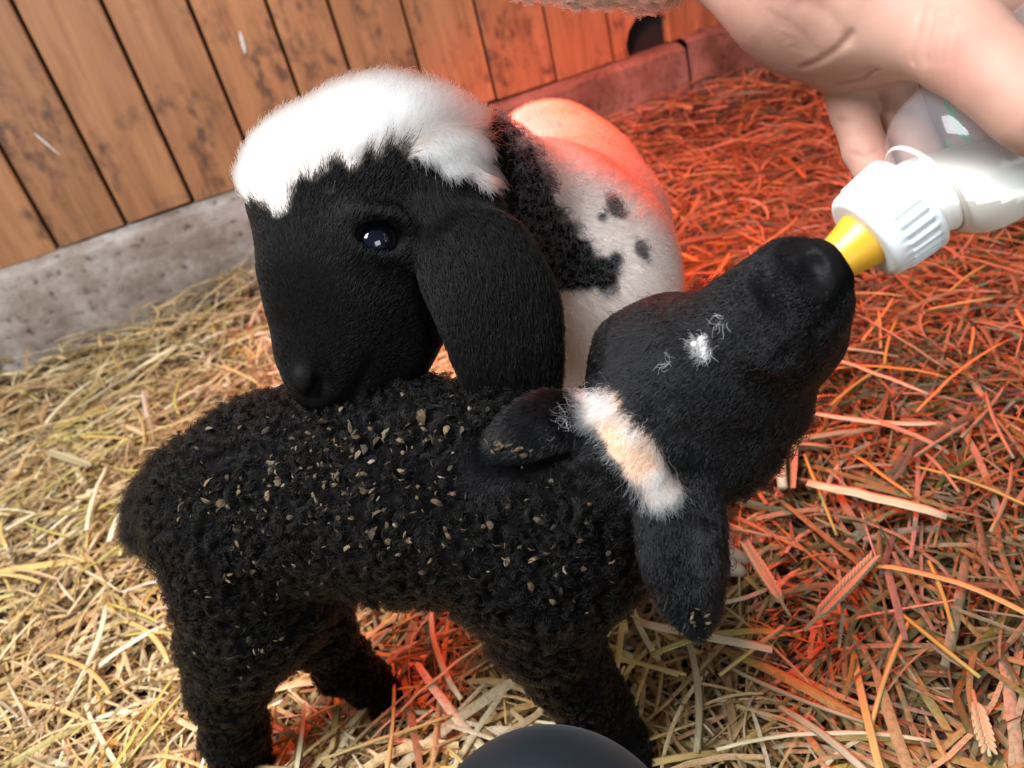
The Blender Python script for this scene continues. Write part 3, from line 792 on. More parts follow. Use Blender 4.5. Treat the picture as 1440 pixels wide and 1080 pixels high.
    spots = [(430, 680, 95, 110), (620, 610, 75, 45), (560, 720, 130, 75), (360, 790, 80, 45), (370, 905, 50, 18), (700, 700, 90, 35), (800, 800, 55, 22), (735, 625, 25, 10), (480, 620, 50, 25), (290, 700, 45, 20), (978, 862, 11, 7), (702, 628, 10, 7), (735, 632, 12, 6)]
    V, F, C = [], [], []
    for (a, b_, sd, cnt) in spots:
        for _ in range(cnt):
            q, qn = surf_point(v, n, a + r2.normal(0, sd * .7), b_ + r2.normal(0, sd * .5), 5)
            if (sleek(q[None])[0] > .5 and sd > 14) or white_w(q[None])[0] > .1: continue
            big = r2.random() < .13
            L = r2.uniform(.0022, .0042) if big else r2.uniform(.0008, .0024); Wd = L * r2.uniform(.2, .75)
            t1 = unit(np.cross(qn, r2.normal(0, 1, 3))); t2 = np.cross(qn, t1); nn_ = unit(qn + .5 * r2.normal(0, 1, 3)); t2 = unit(np.cross(nn_, t1)); t1 = np.cross(t2, nn_)
            ctr = q + qn * r2.uniform(.0022, .0062); base = len(V)
            for lay_ in (0, 1):
                for k in range(7):
                    an = k / 7 * 6.283; rr = 1 + r2.normal(0, .16)
                    x, y = math.cos(an) * L * rr, math.sin(an) * Wd * rr
                    V.append(ctr + t1 * x + t2 * y - nn_ * (0.35 * x * x / L + .00035 * lay_))
            V.append(ctr + nn_ * .0003)
            for k in range(7):
                F.append((base + k, base + (k + 1) % 7, base + 14, base + 14)); F.append((base + k, base + 7 + k, base + 7 + (k + 1) % 7, base + (k + 1) % 7))
            cc = np.array([(.085, .055, .030), (.12, .085, .048), (.055, .04, .026), (.17, .14, .10)][r2.choice(4, p=[.35, .3, .25, .1])]) * r2.uniform(.35, 1.25)
            C += [cc] * 15
    tri = [t[:3] for t in F if t[2] == t[3]]; quad = [t for t in F if t[2] != t[3]]
    me = bpy.data.meshes.new('chaff_bits'); me.from_pydata([tuple(x) for x in V], [], tri + quad); me.materials.append(M_CHAFF); set_colors(me, np.array(C))
    o = link(bpy.data.objects.new('chaff_bits', me), body); o['kind'] = 'stuff'
    hd = unit(at(765, 700, .45) - at(330, 690, .52))
    hoof(body, nh - np.array([0, 0, .018]), hd, .02, M_HOOF_DARK); hoof(body, nf - np.array([0, 0, .02]), hd, .019, M_HOOF_DARK)
    fh_ = on_level(556, 988, .03); hoof(body, fh_ - np.array([0, 0, .016]), hd, .018, M_HOOF_DARK)
    ff = on_level(834, 1002, .03); hoof(body, ff - np.array([0, 0, .012]), hd, .018, M_HOOF_DARK)
    return body

def eye_mat(name, dark=False):
    m, nt, out = new_mat(name); L = nt.links.new
    tc = N_(nt, 'ShaderNodeTexCoord'); sp = N_(nt, 'ShaderNodeSeparateXYZ'); L(tc.outputs['Object'], sp.inputs[0])
    # the iris faces the object's +Z; distance from that axis relative to the eyeball
    rp = ramp(nt, [(0.0, (0.045, 0.03, 0.02)), (0.72, (0.035, 0.02, 0.014)), (0.80, (0.06, 0.032, 0.02)), (0.88, (0.004, 0.006, 0.012)), (1.0, (0.003, 0.005, 0.012))]) if not dark else ramp(nt, [(0, (.004, .004, .005)), (1, (.004, .004, .005))])
    mr = N_(nt, 'ShaderNodeMapRange'); mr.inputs['From Min'].default_value = -EYE_R; mr.inputs['From Max'].default_value = EYE_R; L(sp.outputs[2], mr.inputs[0]); L(mr.outputs[0], rp.inputs[0])
    b = N_(nt, 'ShaderNodeBsdfPrincipled'); b.inputs['Roughness'].default_value = 0.04; b.inputs['Coat Weight'].default_value = 1.0; b.inputs['Coat Roughness'].default_value = 0.02
    L(rp.outputs[0], b.inputs['Base Color']); L(b.outputs[0], out.inputs[0]); return m
EYE_R = 0.0135
M_EYE = eye_mat('dark_eye')
M_CHAFF = attr_mat('chaff', 0.8, 0.2)
black_lamb = build_black_lamb()

# ------------------------------------------------------------------ the black and white lamb behind
def build_white_lamb():
    c = Clay()
    # head
    c.chain([(525, 262, .482, 100), (560, 280, .49, 96)], 0.03)
    c.chain([(455, 265, .474, 88), (520, 240, .482, 92)], 0.03)
    c.chain([(462, 300, .470, 92), (468, 400, .462, 82), (462, 475, .458, 55)], 0.03)
    c.chain([(545, 395, .482, 86), (500, 450, .470, 70), (470, 510, .462, 52)], 0.03)
    c.chain([(456, 505, .457, 46), (455, 528, .457, 40)], 0.015)
    c.chain([(456, 537, .458, 32), (482, 552, .461, 29)], 0.012)
    c.chain([(590, 420, .488, 62), (545, 500, .476, 46), (512, 540, .468, 30)], 0.02)
    # eye socket
    ec = np.array([0, 0, 0.0])
    # neck, body
    c.chain([(590, 240, .505, 98), (665, 275, .555, 92), (750, 320, .62, 98)], 0.04)
    c.chain([(600, 330, .52, 80), (720, 400, .60, 90), (790, 440, .635, 95)], 0.04)
    c.chain([(770, 330, .655, 110), (822, 380, .66, 108), (812, 330, .76, 110), (793, 285, .85, 100), (775, 240, .925, 92)], 0.05)
    c.chain([(815, 430, .64, 105), (815, 470, .645, 96), (800, 500, .65, 80)], 0.04)
    # legs
    sh = at(868, 470, .68); f1 = on_level(1002, 765, 0.055)
    kn = (sh + f1) / 2 + np.array([0.01, -0.01, 0.0])
    c.cone(sh, kn, .042, .020, 0.03); c.cone(kn, f1, .019, .015, 0.015)
    sh2 = at(785, 470, .66); f2 = drop(sh2, .05); c.cone(sh2, f2 + np.array([0, 0, .09]), .045, .021, 0.03); c.cone(f2 + np.array([0, 0, .09]), f2, .019, .015, .01)
    hp = at(775, 240, .925); bodydir = unit((hp - at(820, 380, .66)) * np.array([1, 1, 0])); side = np.array([-bodydir[1], bodydir[0], 0])
    feet = [(f1, -bodydir), (f2, -bodydir)]
    for sg in (-1, 1):
        t0 = hp + side * sg * .045 + np.array([0, 0, -.03]) - bodydir * .02; hk = drop(t0, .14) + bodydir * .045; fo = drop(t0, .05) + bodydir * .01
        c.cone(t0, drop(t0, .19) - bodydir * .02, .055, .034, .03); c.cone(drop(t0, .19) - bodydir * .02, hk, .032, .02, .02); c.cone(hk, fo, .019, .015, .015)
        feet.append((fo, -bodydir))
    # tail
    c.cone(hp + bodydir * .065 + np.array([0, 0, .03]), hp + bodydir * .10 + np.array([0, 0, -.06]), .02, .012, .02)
    # ear: large and lop
    en = -unit(ray(690, 430)) + 0.35 * (ROT @ np.array([1, 0, 0.]))
    c.chain([(640, 275, .470, 32), (652, 320, .455, 52), (680, 385, .447, 72), (705, 440, .445, 72), (718, 500, .447, 58), (728, 550, .452, 42), (733, 580, .455, 26)], 0.014, 'u', (en, 4.2))
    c.chain([(615, 330, .458, 14), (622, 400, .452, 14), (645, 470, .450, 12)], 0.01)
    # far ear
    c.chain([(560, 190, .545, 30), (600, 260, .575, 50), (620, 330, .585, 45)], 0.014, 'u', (en, 4.0))
    # first shape without the eye to learn where the cheek lies
    v, f = c.build(0.004, 0); n = vert_normals(v, f)
    ep, en_ = surf_point(v, n, 530, 338)
    view = -unit(ray(530, 338)); en_ = unit(en_ + 0.6 * view)
    eye_c = ep - en_ * 0.0075
    xr = ROT @ np.array([1, 0.05, 0.]); xr = unit(xr - (xr @ en_) * en_); yr = np.cross(en_, xr)
    c.ell(ep - en_ * .004, (xr, yr, en_), (.022, .018, .010), 0.012)
    c.ell(ep + yr * .010 + en_ * .001, (xr, yr, en_), (.017, .006, .007), 0.008)
    c.ell(ep - yr * .0105 + en_ * .0005, (xr, yr, en_), (.015, .004, .006), 0.006)
    c.ell(ep + en_ * .004, (xr, yr, en_), (.0126, .0086, .020), 0.003, 's')
    # nostril, mouth
    def groove(pts, k=0.004):
        q = [(surf_point(v, n, a, b, 6)[0], r) for a, b, r in pts]
        for (a, ra), (b, rb_) in zip(q, q[1:]): c.cone(a, b, ra, rb_, k, 's')
    groove([(447, 522, .0016), (442, 538, .0048), (437, 554, .0040)])
    groove([(434, 560, .0012), (437, 553, .0016)], .003)
    groove([(470, 578, .0022), (488, 568, .0024), (505, 545, .0024), (520, 514, .0014)], .004)
    c.ell(surf_point(v, n, 428, 535, 6)[0], (xr, yr, en_), (.006, .009, .005), .008)
    v, f = c.build(0.0022); n = vert_normals(v, f)
    hd = [at(520, 260, .48), at(465, 420, .465), at(450, 530, .458)]
    earp = [at(640, 280, .47), at(690, 420, .446), at(733, 580, .455)]
    def is_ear(p): return smoothstep(0.045, 0.036, path_dist(p, earp)) * smoothstep(0.46, 0.455, project(p)[2] - 0.0)
    ear_s = lambda p: smoothstep(0.048, 0.038, path_dist(p, earp))
    crown = [[at(a, b, D - .06), at(a, b, D + .08), r * D / FPX] for a, b, D, r in ((368, 258, .47, 38), (385, 235, .47, 44), (420, 195, .47, 56), (470, 168, .47, 58), (535, 152, .48, 58), (600, 165, .49, 52), (640, 195, .50, 46), (672, 238, .50, 24))]
    darkb = [[at(a, b, D0), at(a, b, D1), r * .56 / FPX] for a, b, r, D0, D1 in ((668, 228, 70, .46, .80), (698, 262, 66, .46, .74), (732, 305, 62, .46, .68), (768, 350, 47, .46, .66), (800, 372, 38, .5, .66), (845, 390, 30, .5, .66), (690, 330, 85, .46, .62), (640, 300, 95, .44, .70), (710, 385, 62, .46, .60))]
    sp_ = lambda a, b: surf_point(v, n, a, b)[0]
    spots = [(sp_(866, 290), .013), (sp_(848, 305), .007), (sp_(905, 352), .006)]
    def white_w(p):
        no = 0.006 * vnoise(p, 60, 3) + 0.004 * vnoise(p, 130, 5)
        w = np.ones(len(p))
        for a, b, r in darkb: w = np.minimum(w, smoothstep(r - .004, r + .004, cap_dist(p, a, b) + no))
        for q, r in spots: w = np.minimum(w, smoothstep(r * .55, r, np.linalg.norm(p - q, axis=1) + no * .7) * .85 + .15)
        d = path_dist(p, hd); head = smoothstep(.085, .078, np.minimum(d, 9))
        w = w * (1 - head)
        cr = np.zeros(len(p))
        for a, b, r in crown: cr = np.maximum(cr, smoothstep(r + .002, r - .004, cap_dist(p, a, b) + no))
        w = np.maximum(w, cr)
        return w * (1 - ear_s(p) * (1 - cr))
    black = np.array([.004, .0038, .0038]); white = np.array([.74, .70, .66])
    def hide(p):
        w = white_w(p)[:, None]; return black * (1 - w) + w * np.array([.80, .70, .64])
    body = mesh_obj('lamb', v, f, M_SKIN); set_colors(body.data, hide(v))
    S = lambda a, b: surf_point(v, n, a, b)[0]
    lea = lambda q: smoothstep(.014, .006, path_dist(q, [S(424, 540), S(440, 556), S(460, 566)]))
    set_float(body.data, lea(v), 'leather')
    tag(body, 'black and white lamb with lop ears and white crown resting its muzzle on the other', 'lamb', 'lambs in the pen')
    r = np.random.default_rng(19)
    nose = at(435, 550, .44)
    headm = lambda q: smoothstep(.10, .085, np.minimum(path_dist(q, hd), path_dist(q, earp) + .045))
    not_eye = lambda q: smoothstep(.010, .014, np.linalg.norm((q - ep), axis=1))
    # head and ear hair
    p, nn = sample_surface(v, f, n, 120000, lambda q, m: headm(q) * not_eye(q) * (1 - .9 * lea(q)) + 1e-5, 41)
    w = white_w(p); isw = r.random(len(p)) < w
    onear = ear_s(p)[:, None]
    comb = unit(p - nose) * (1 - onear) + onear * unit(earp[2] - earp[0])
    dn = np.linalg.norm(p - nose, axis=1)
    ln = .0028 + .0035 * smoothstep(.04, .15, dn) + .0095 * w
    pts = grow_sleek(p, nn, comb, ln, .27 + .4 * w, .30, 42, 5, .06)
    cols = np.where(isw[:, None], np.array([.96, .955, .945]) * r.uniform(.78, 1.03, (len(p), 1)), np.array([.0052, .005, .005]) * r.uniform(.5, 1.7, (len(p), 1)))
    hair_object('head_hair', pts, np.where(isw[:, None], np.linspace(.00025, .00009, 5)[None], np.linspace(.00017, .00007, 5)[None]), cols, M_FURB, body)
    # rump fur colour: a yellow patch with two pink dabs
    ym = [(sp_(768, 182), .050)]; pm = [(sp_(790, 152), .009), (sp_(808, 158), .010), (sp_(825, 166), .007), (sp_(786, 174), .009), (sp_(706, 196), .016)]
    def mark(q, c0):
        no = .006 * vnoise(q, 50, 12)
        for cc, rr in ym: c0 = c0 + smoothstep(rr + .006, rr - .012, np.linalg.norm(q - cc, axis=1) + no)[:, None] * (np.array([.93, .80, .46]) - c0) * .8
        for cc, rr in pm: c0 = c0 + smoothstep(rr + .002, rr - .006, np.linalg.norm(q - cc, axis=1) + no)[:, None] * (np.array([.62, .17, .25]) - c0) * .75
        return c0
    # body wool
    p, nn = sample_surface(v, f, n, 105000, lambda q, m: 1.0001 - headm(q), 43)
    w = white_w(p); isw = r.random(len(p)) < w
    a, b = p[~isw], nn[~isw]
    cl = sample_surface(v, f, n, 9000, lambda q, m: (1.0001 - headm(q)) * (1.001 - white_w(q)), 44)
    pts = grow_curls(a, b, cl, .0085, .0016, 1.0, 45)
    hair_object('dark_wool', pts, np.linspace(.00020, .00009, 8), np.array([.026, .030, .036]) * r.uniform(.5, 1.6, (len(a), 1)), M_FURG, body)
    a, b = p[isw], nn[isw]
    comb = np.tile(unit(bodydir + np.array([0, 0, -.9])), (len(a), 1))
    pts = grow_sleek(a, b, comb, np.full(len(a), .010), np.full(len(a), .40), .35, 46, 5, .10)
    hair_object('white_wool', pts, np.linspace(.00020, .00009, 5), mark(a, np.tile(np.array([.95, .95, .945]), (len(a), 1))) * r.uniform(.8, 1.03, (len(a), 1)), M_FUR, body)
    # eye
    bm = bmesh.new(); bmesh.ops.create_uvsphere(bm, u_segments=32, v_segments=24, radius=EYE_R)
    e = bm_obj('eye', bm, M_EYE, body, True); e.location = ep - en_ * .0098
    e.rotation_euler = Vector(unit(en_ + .3 * view)).to_track_quat('Z', 'Y').to_euler()
    for i, (fo, hdg) in enumerate(feet):
        hd_ = hdg if i else unit(np.array([.5, -.35, 0]))
        hoof(body, fo + np.array([0, 0, -.022]) + hd_ * .006, hd_, .024, M_HOOF)
    return body
white_lamb = build_white_lamb()

# ------------------------------------------------------------------ feeding bottle
M_CAP = plain('white_plastic', (0.83, 0.83, 0.84), 0.3); M_CAP.node_tree.nodes['Principled BSDF'].inputs['Subsurface Weight'].default_value = 0.15
M_TEAT = plain('yellow_rubber', (0.70, 0.37, 0.03), 0.3); M_TEAT.node_tree.nodes['Principled BSDF'].inputs['Subsurface Weight'].default_value = 0.2
M_MILK = plain('milk', (0.94, 0.92, 0.84), 0.6); M_MILK.node_tree.nodes['Principled BSDF'].inputs['Specular IOR Level'].default_value = 0.1
def bottle_mat():
    m, nt, out = new_mat('clear_plastic'); L = nt.links.new
    tc = N_(nt, 'ShaderNodeTexCoord'); sp = N_(nt, 'ShaderNodeSeparateXYZ'); L(tc.outputs['Object'], sp.inputs[0])
    gl = N_(nt, 'ShaderNodeBsdfGlass'); gl.inputs['Roughness'].default_value = 0.06; gl.inputs['IOR'].default_value = 1.18; gl.inputs['Color'].default_value = (.97, .98, 1, 1)
    tr = N_(nt, 'ShaderNodeBsdfTransparent'); df = N_(nt, 'ShaderNodeBsdfPrincipled'); df.inputs['Base Color'].default_value = (.75, .78, .85, 1); df.inputs['Roughness'].default_value = .15
    # plastic film: mostly see-through with gloss and a touch of haze
    m1 = N_(nt, 'ShaderNodeMixShader'); m1.inputs[0].default_value = 0.09; L(tr.outputs[0], m1.inputs[1]); L(df.outputs[0], m1.inputs[2])
    gg = N_(nt, 'ShaderNodeBsdfGlossy'); gg.inputs['Roughness'].default_value = .07
    lw = N_(nt, 'ShaderNodeLayerWeight'); lw.inputs[0].default_value = 0.5
    pw = N_(nt, 'ShaderNodeMath', operation='POWER'); pw.inputs[1].default_value = 4.0; L(lw.outputs['Facing'], pw.inputs[0])
    fr = N_(nt, 'ShaderNodeMath', operation='MULTIPLY_ADD'); fr.inputs[1].default_value = 0.35; fr.inputs[2].default_value = 0.02; L(pw.outputs[0], fr.inputs[0])
    ge = N_(nt, 'ShaderNodeNewGeometry'); fb = N_(nt, 'ShaderNodeMath', operation='SUBTRACT'); fb.use_clamp = True; L(fr.outputs[0], fb.inputs[0]); L(ge.outputs['Backfacing'], fb.inputs[1])
    m2 = N_(nt, 'ShaderNodeMixShader'); L(fb.outputs[0], m2.inputs[0]); L(m1.outputs[0], m2.inputs[1]); L(gg.outputs[0], m2.inputs[2])
    # chipped green print round the body
    no = N_(nt, 'ShaderNodeTexNoise', in_Scale=420.0, in_Detail=4.0); L(tc.outputs['Object'], no.inputs[0])
    bg = N_(nt, 'ShaderNodeTexNoise', in_Scale=30.0); L(tc.outputs['Object'], bg.inputs[0])
    b1 = N_(nt, 'ShaderNodeMath', operation='COMPARE'); b1.inputs[1].default_value = 0.0785; b1.inputs[2].default_value = 0.0022; L(sp.outputs[2], b1.inputs[0])
    b2 = N_(nt, 'ShaderNodeMath', operation='COMPARE'); b2.inputs[1].default_value = 0.064; b2.inputs[2].default_value = 0.007; L(sp.outputs[2], b2.inputs[0])
    g1 = N_(nt, 'ShaderNodeMath', operation='GREATER_THAN'); g1.inputs[1].default_value = .47; L(no.outputs['Fac'], g1.inputs[0])
    g2 = N_(nt, 'ShaderNodeMath', operation='GREATER_THAN'); g2.inputs[1].default_value = .58; L(bg.outputs['Fac'], g2.inputs[0])
    a2 = N_(nt, 'ShaderNodeMath', operation='MULTIPLY'); L(b2.outputs[0], a2.inputs[0]); L(g2.outputs[0], a2.inputs[1])
    mx = N_(nt, 'ShaderNodeMath', operation='MAXIMUM'); L(b1.outputs[0], mx.inputs[0]); L(a2.outputs[0], mx.inputs[1])
    mu = N_(nt, 'ShaderNodeMath', operation='MULTIPLY'); L(mx.outputs[0], mu.inputs[0]); L(g1.outputs[0], mu.inputs[1])
    gr = N_(nt, 'ShaderNodeBsdfPrincipled'); gr.inputs['Base Color'].default_value = (.04, .27, .11, 1)
    m3 = N_(nt, 'ShaderNodeMixShader'); L(mu.outputs[0], m3.inputs[0]); L(m2.outputs[0], m3.inputs[1]); L(gr.outputs[0], m3.inputs[2])
    nt.nodes.remove(gl); L(m3.outputs[0], out.inputs[0]); return m
M_BOTTLE = bottle_mat()
bot = link(bpy.data.objects.new('milk_bottle', None))
B0 = at(1213, 337, .345)                                         # centre of the cap's front face
bax = unit(ROT @ np.array([0.763, -0.63, -0.13]))
bot.location = B0; bot.rotation_euler = Vector(bax).to_track_quat('Z', 'Y').to_euler()
bpy.context.view_layer.update()
bot_rot = np.array(bot.rotation_euler.to_matrix())
tag(bot, 'clear plastic feeding bottle of milk with white cap and yellow teat', 'bottle')
def lathe(name, prof, mat, parent, seg=96, mod=None, closed=False):
    pr = np.array(prof); n = len(pr); V = np.zeros((n, seg, 3)); an = np.arange(seg) / seg * 2 * math.pi
    for i, (s, r) in enumerate(pr):
        rr = np.full(seg, r) + (mod(s, an) if mod else 0)
        V[i, :, 0] = rr * np.cos(an); V[i, :, 1] = rr * np.sin(an); V[i, :, 2] = s
    F = [(i * seg + j, i * seg + (j + 1) % seg, (i + 1) * seg + (j + 1) % seg, (i + 1) * seg + j) for i in range(n - 1) for j in range(seg)]
    return mesh_obj(name, V.reshape(-1, 3), np.array(F), mat, parent)
def arc(c, r, a0, a1, k): return [(c[0] + r * math.cos(a), c[1] + r * math.sin(a)) for a in np.linspace(math.radians(a0), math.radians(a1), k)]
# cap: flat front with rounded lip, ribbed skirt, flared back rim
ribs = lambda s, an: (0.0007 * np.clip(2.2 * np.cos(an * 30), -1, 1) if 0.0075 < s < 0.0205 else 0 * an)
cap_prof = [(0.0003, 0.004), (0.0002, 0.0110), (0.0, 0.0150), (0.0, 0.0174)] + arc((0.004, 0.0182), 0.004, 180, 95, 6) + [(0.0072, 0.0225), (0.0078, 0.0226), (0.012, 0.0229), (0.017, 0.0232), (0.0203, 0.0234), (0.0208, 0.0236), (0.0225, 0.0243), (0.0238, 0.0243), (0.0243, 0.0238), (0.0243, 0.0222), (0.006, 0.0205), (0.004, 0.012), (0.0035, 0.004)]
lathe('cap', cap_prof, M_CAP, bot, 240, ribs)
lathe('teat', [(-0.030, 0.0005), (-0.0298, 0.004), (-0.028, 0.0068), (-0.024, 0.0085), (-0.018, 0.0096), (-0.010, 0.0110), (-0.004, 0.0124), (-0.001, 0.0134), (0.0015, 0.0136), (0.005, 0.0136)], M_TEAT, bot, 64)
body_prof = [(0.022, 0.0200), (0.024, 0.0212), (0.0300, 0.0213), (0.0316, 0.0222), (0.0326, 0.0229), (0.0338, 0.0226), (0.0350, 0.0243), (0.0365, 0.0270), (0.039, 0.0300), (0.0425, 0.0328), (0.047, 0.0347), (0.053, 0.0359), (0.060, 0.0365), (0.070, 0.0367), (0.080, 0.0367), (0.13, 0.0367), (0.155, 0.0362), (0.165, 0.0340), (0.170, 0.030), (0.171, 0.02), (0.169, 0.0005)]
lathe('bottle_body', body_prof, M_BOTTLE, bot, 96)
lathe('neck_bead', [(0.0328, 0.0228), (0.0333, 0.0236), (0.0341, 0.0238), (0.0348, 0.0234), (0.0350, 0.0228)], plain('neck_bead', (.62, .58, .5), .3), bot, 96)
# milk: the lower part of the inside, cut level
milk_prof = [(0.010, 0.0005)] + [(s, r - 0.0009) for s, r in body_prof[:-1]] + [(0.168, 0.0005)]
mk = lathe('milk', milk_prof, M_MILK, bot, 64)
lvl = at(1345, 262, .333)
ln_ = bot_rot.T @ (lvl - B0); lz = bot_rot.T @ np.array([0, 0, 1.0])
bm = bmesh.new(); bm.from_mesh(mk.data); bmesh.ops.remove_doubles(bm, verts=bm.verts, dist=1e-4)
res = bmesh.ops.bisect_plane(bm, geom=list(bm.verts) + list(bm.edges) + list(bm.faces), plane_co=Vector(ln_), plane_no=Vector(lz), clear_outer=True)
bmesh.ops.contextual_create(bm, geom=[e for e in res['geom_cut'] if isinstance(e, bmesh.types.BMEdge)])
bmesh.ops.recalc_face_normals(bm, faces=bm.faces); bm.to_mesh(mk.data); bm.free()

# ------------------------------------------------------------------ the feeding person's hand and sleeve
def skin_mat():
    m, nt, out = new_mat('skin'); L = nt.links.new
    tc = N_(nt, 'ShaderNodeTexCoord')
    n1 = N_(nt, 'ShaderNodeTexNoise', in_Scale=28.0, in_Detail=4.0); L(tc.outputs['Object'], n1.inputs[0])
    rp = ramp(nt, [(0.3, (0.39, 0.195, 0.15)), (0.5, (0.44, 0.245, 0.185)), (0.7, (0.47, 0.28, 0.215))]); L(n1.outputs['Fac'], rp.inputs[0])
    n2 = N_(nt, 'ShaderNodeTexNoise', in_Scale=420.0, in_Detail=3.0); L(tc.outputs['Object'], n2.inputs[0])
    bp = N_(nt, 'ShaderNodeBump', in_Strength=0.12, in_Distance=0.001); L(n2.outputs['Fac'], bp.inputs['Height'])
    b = N_(nt, 'ShaderNodeBsdfPrincipled'); b.inputs['Roughness'].default_value = 0.62; b.inputs['Specular IOR Level'].default_value = 0.35; b.inputs['Subsurface Weight'].default_value = 0.25
    b.inputs['Subsurface Radius'].default_value = (0.008, 0.003, 0.0015); b.inputs['Subsurface Scale'].default_value = 1.0
    L(rp.outputs[0], b.inputs['Base Color']); L(bp.outputs[0], b.inputs['Normal']); L(b.outputs[0], out.inputs[0]); return m
M_SKINH = skin_mat()
def build_hand():
    c = Clay()
    # forearm and wrist come down from the upper left
    c.chain([(600, -172, .46, 92), (930, -140, .42, 84), (1080, -85, .375, 92), (1130, -30, .362, 92)], 0.03)
    # palm: outer edge, heel, thumb ball
    c.chain([(1125, -20, .362, 88), (1165, 25, .365, 74), (1190, 60, .372, 50)], 0.02)
    c.chain([(1150, -30, .352, 90), (1230, -5, .348, 84), (1275, 20, .345, 74)], 0.02)
    c.chain([(1185, 82, .378, 36), (1245, 76, .376, 36), (1310, 55, .374, 38), (1370, 20, .372, 40)], 0.014)
    c.chain([(1200, 20, .382, 60), (1300, -10, .380, 60)], 0.02)
    c.chain([(1340, 5, .374, 46), (1420, 0, .374, 46), (1490, 30, .374, 40)], 0.012)
    # thumb
    c.chain([(1255, 15, .338, 74), (1318, 38, .322, 60), (1362, 72, .305, 52), (1412, 112, .290, 47), (1462, 158, .283, 44), (1500, 205, .282, 34)], 0.014)
    # fingers behind the bottle: little, ring, middle, index
    c.chain([(1184, 100, .382, 32), (1200, 158, .386, 30), (1216, 210, .382, 29), (1240, 262, .374, 27), (1262, 300, .368, 24)], 0.0025)
    c.chain([(1247, 90, .380, 30), (1264, 150, .386, 29), (1292, 215, .384, 29), (1330, 280, .375, 27)], 0.0025)
    c.chain([(1310, 80, .382, 31), (1330, 145, .388, 31), (1364, 215, .385, 31), (1410, 285, .372, 28)], 0.0025)
    c.chain([(1375, 40, .378, 35), (1420, 90, .383, 33), (1465, 160, .378, 31), (1510, 230, .365, 28)], 0.006)
    v, f = c.build(0.0013, 2); n = vert_normals(v, f)
    def crease(pts, w, dep):
        nonlocal v, n
        q = [surf_point(v, n, a, b, 3)[0] for a, b in pts]
        d = path_dist(v, q); v = v - n * (.6 * dep * np.exp(-(d / (1.15 * w)) ** 2))[:, None]
    crease([(1196, 50), (1180, 68), (1155, 85), (1126, 97)], .0016, .0016)
    crease([(1150, 117), (1175, 121), (1205, 114), (1232, 101)], .0015, .0018)
    crease([(1128, 2), (1152, 12), (1172, 32), (1192, 58)], .0030, .0016)
    for k, x in enumerate((1283, 1302, 1314, 1326, 1338)):
        crease([(x + 16, 6), (x + 4, 45), (x - 2, 86)], .0013, [.0016, .0012, .0008, .0008, .0006][k])
    for a, b, c_ in ((175, 1178, 1236), (168, 1178, 1234), (216, 1196, 1238), (158, 1240, 1277)):
        crease([(b, a), ((b + c_) / 2, a + 3), (c_, a - 6)], .0010, .0009)
    for k in range(7): crease([(1075 + 6 * k, 12 + 9 * k), (1110 + 8 * k, 30 + 8 * k)], .0010, .0004)
    hand = mesh_obj('person', v, f, M_SKINH)
    tag(hand, 'bare left hand gripping the milk bottle from above, arm in a cream fleece sleeve', 'person')
    # fleece sleeve, a wide tube round the forearm
    a, b = at(962, -140, .42), at(590, -176, .46)
    knots = [a, a + (b - a) * .5, b, b + np.array([-.05, .06, .10]), b + np.array([-.06, .12, .24]), b + np.array([-.04, .17, .40]), b + np.array([-.02, .20, .56])]
    nk, ns = 64, 72; V = []
    cum = np.r_[0, np.cumsum([np.linalg.norm(q - p) for p, q in zip(knots, knots[1:])])]; KN = np.array(knots)
    ts = np.linspace(0, cum[-1], nk)
    mid = np.stack([np.interp(ts, cum, KN[:, k]) for k in range(3)], 1)
    for _ in range(5): mid[1:-1] = .5 * mid[1:-1] + .25 * (mid[:-2] + mid[2:])
    ax0 = unit(mid[1] - mid[0]); s1 = unit(np.cross(ax0, (0, 0, 1.0)))
    rings = [(mid[0] + ax0 * .03, ax0, .043), (mid[0] + ax0 * .004, ax0, .045), (mid[0] - ax0 * .006, ax0, .049)]
    for i in range(nk):
        t_ = unit(mid[min(i + 1, nk - 1)] - mid[max(i - 1, 0)]); rings.append((mid[i], t_, .0525 + .018 * (ts[i] / cum[-1]) + .003 * math.sin(ts[i] * 40)))
    rings.append((mid[-1], t_, .02))
    for ctr, t_, r in rings:
        s1 = unit(s1 - (s1 @ t_) * t_); s2 = np.cross(t_, s1)
        for j in range(ns):
            q = 2 * math.pi * j / ns; V.append(ctr + (s1 * math.cos(q) + s2 * math.sin(q)) * r)
    V = np.array(V)
    F = np.array([(i * ns + j, i * ns + (j + 1) % ns, (i + 1) * ns + (j + 1) % ns, (i + 1) * ns + j) for i in range(len(rings) - 1) for j in range(ns)])
    vn = vert_normals(V, F)
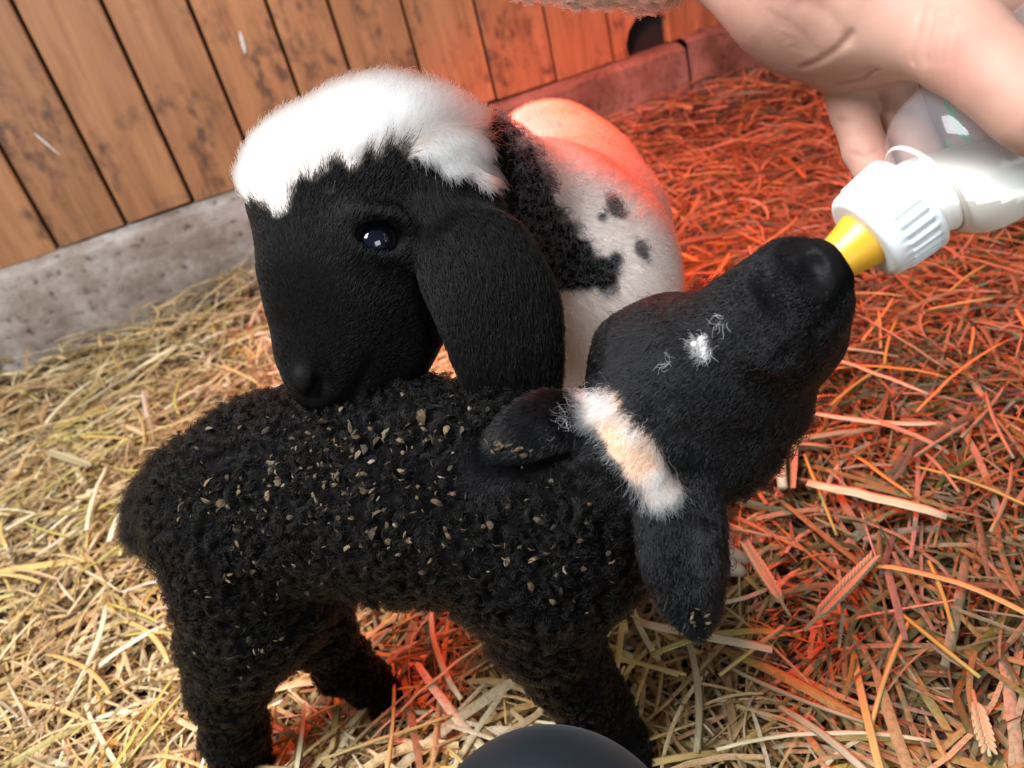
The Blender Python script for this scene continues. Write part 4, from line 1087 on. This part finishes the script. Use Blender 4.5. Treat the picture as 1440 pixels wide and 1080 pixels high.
    if ((V[ns * 20] - rings[20][0]) @ vn[ns * 20]) < 0: F = F[:, ::-1]; vn = -vn
    V = V + vn * (0.004 * vnoise(V, 60, 3) + .003 * vnoise(V, 130, 4))[:, None]
    sl = mesh_obj('sleeve', V, F, M_FLEECE, hand)
    r = np.random.default_rng(3)
    p, nn = sample_surface(V, F, vn, 70000, None, 51); cl = sample_surface(V, F, vn, 7000, None, 52)
    hair_object('fleece_pile', grow_curls(p, nn, cl, .007, .0018, 1.2, 53), np.linspace(.00022, .00012, 8), np.tile(np.array([.62, .55, .44]), (len(p), 1)) * r.uniform(.7, 1.15, (len(p), 1)), M_FUR, sl)
    return hand
M_FLEECE = plain('cream_fleece', (0.60, 0.53, 0.42), 0.95)
person_hand = build_hand()

# ------------------------------------------------------------------ the photographer's knee
def knee_mat():
    m, nt, out = new_mat('black_leggings'); L = nt.links.new
    tc = N_(nt, 'ShaderNodeTexCoord'); w = N_(nt, 'ShaderNodeTexNoise', in_Scale=900.0, in_Detail=2.0); L(tc.outputs['Object'], w.inputs[0])
    bp = N_(nt, 'ShaderNodeBump', in_Strength=0.25, in_Distance=0.0008); L(w.outputs['Fac'], bp.inputs['Height'])
    b = N_(nt, 'ShaderNodeBsdfPrincipled'); b.inputs['Base Color'].default_value = (.009, .012, .017, 1); b.inputs['Roughness'].default_value = .6
    b.inputs['Specular IOR Level'].default_value = .3; b.inputs['Sheen Weight'].default_value = .06; b.inputs['Sheen Roughness'].default_value = .4
    L(bp.outputs[0], b.inputs['Normal']); L(b.outputs[0], out.inputs[0]); return m
c = Clay()
kc = at(780, 1240, .40); rk = px(.40, 170)
c.cone(kc, kc + np.array([0.02, -.34, .02]), rk, .078, .04)
c.cone(kc + np.array([0, -.005, -.01]), np.array([kc[0] + .02, kc[1] - .10, .05]), rk * .97, .045, .04)
c.ball(kc + np.array([0, .006, .004]), rk * .96, .03)
v, f = c.build(0.004, 2)
kn = mesh_obj('person', v, f, knee_mat())
tag(kn, 'bent knee in smooth black leggings at the lower edge', 'person')
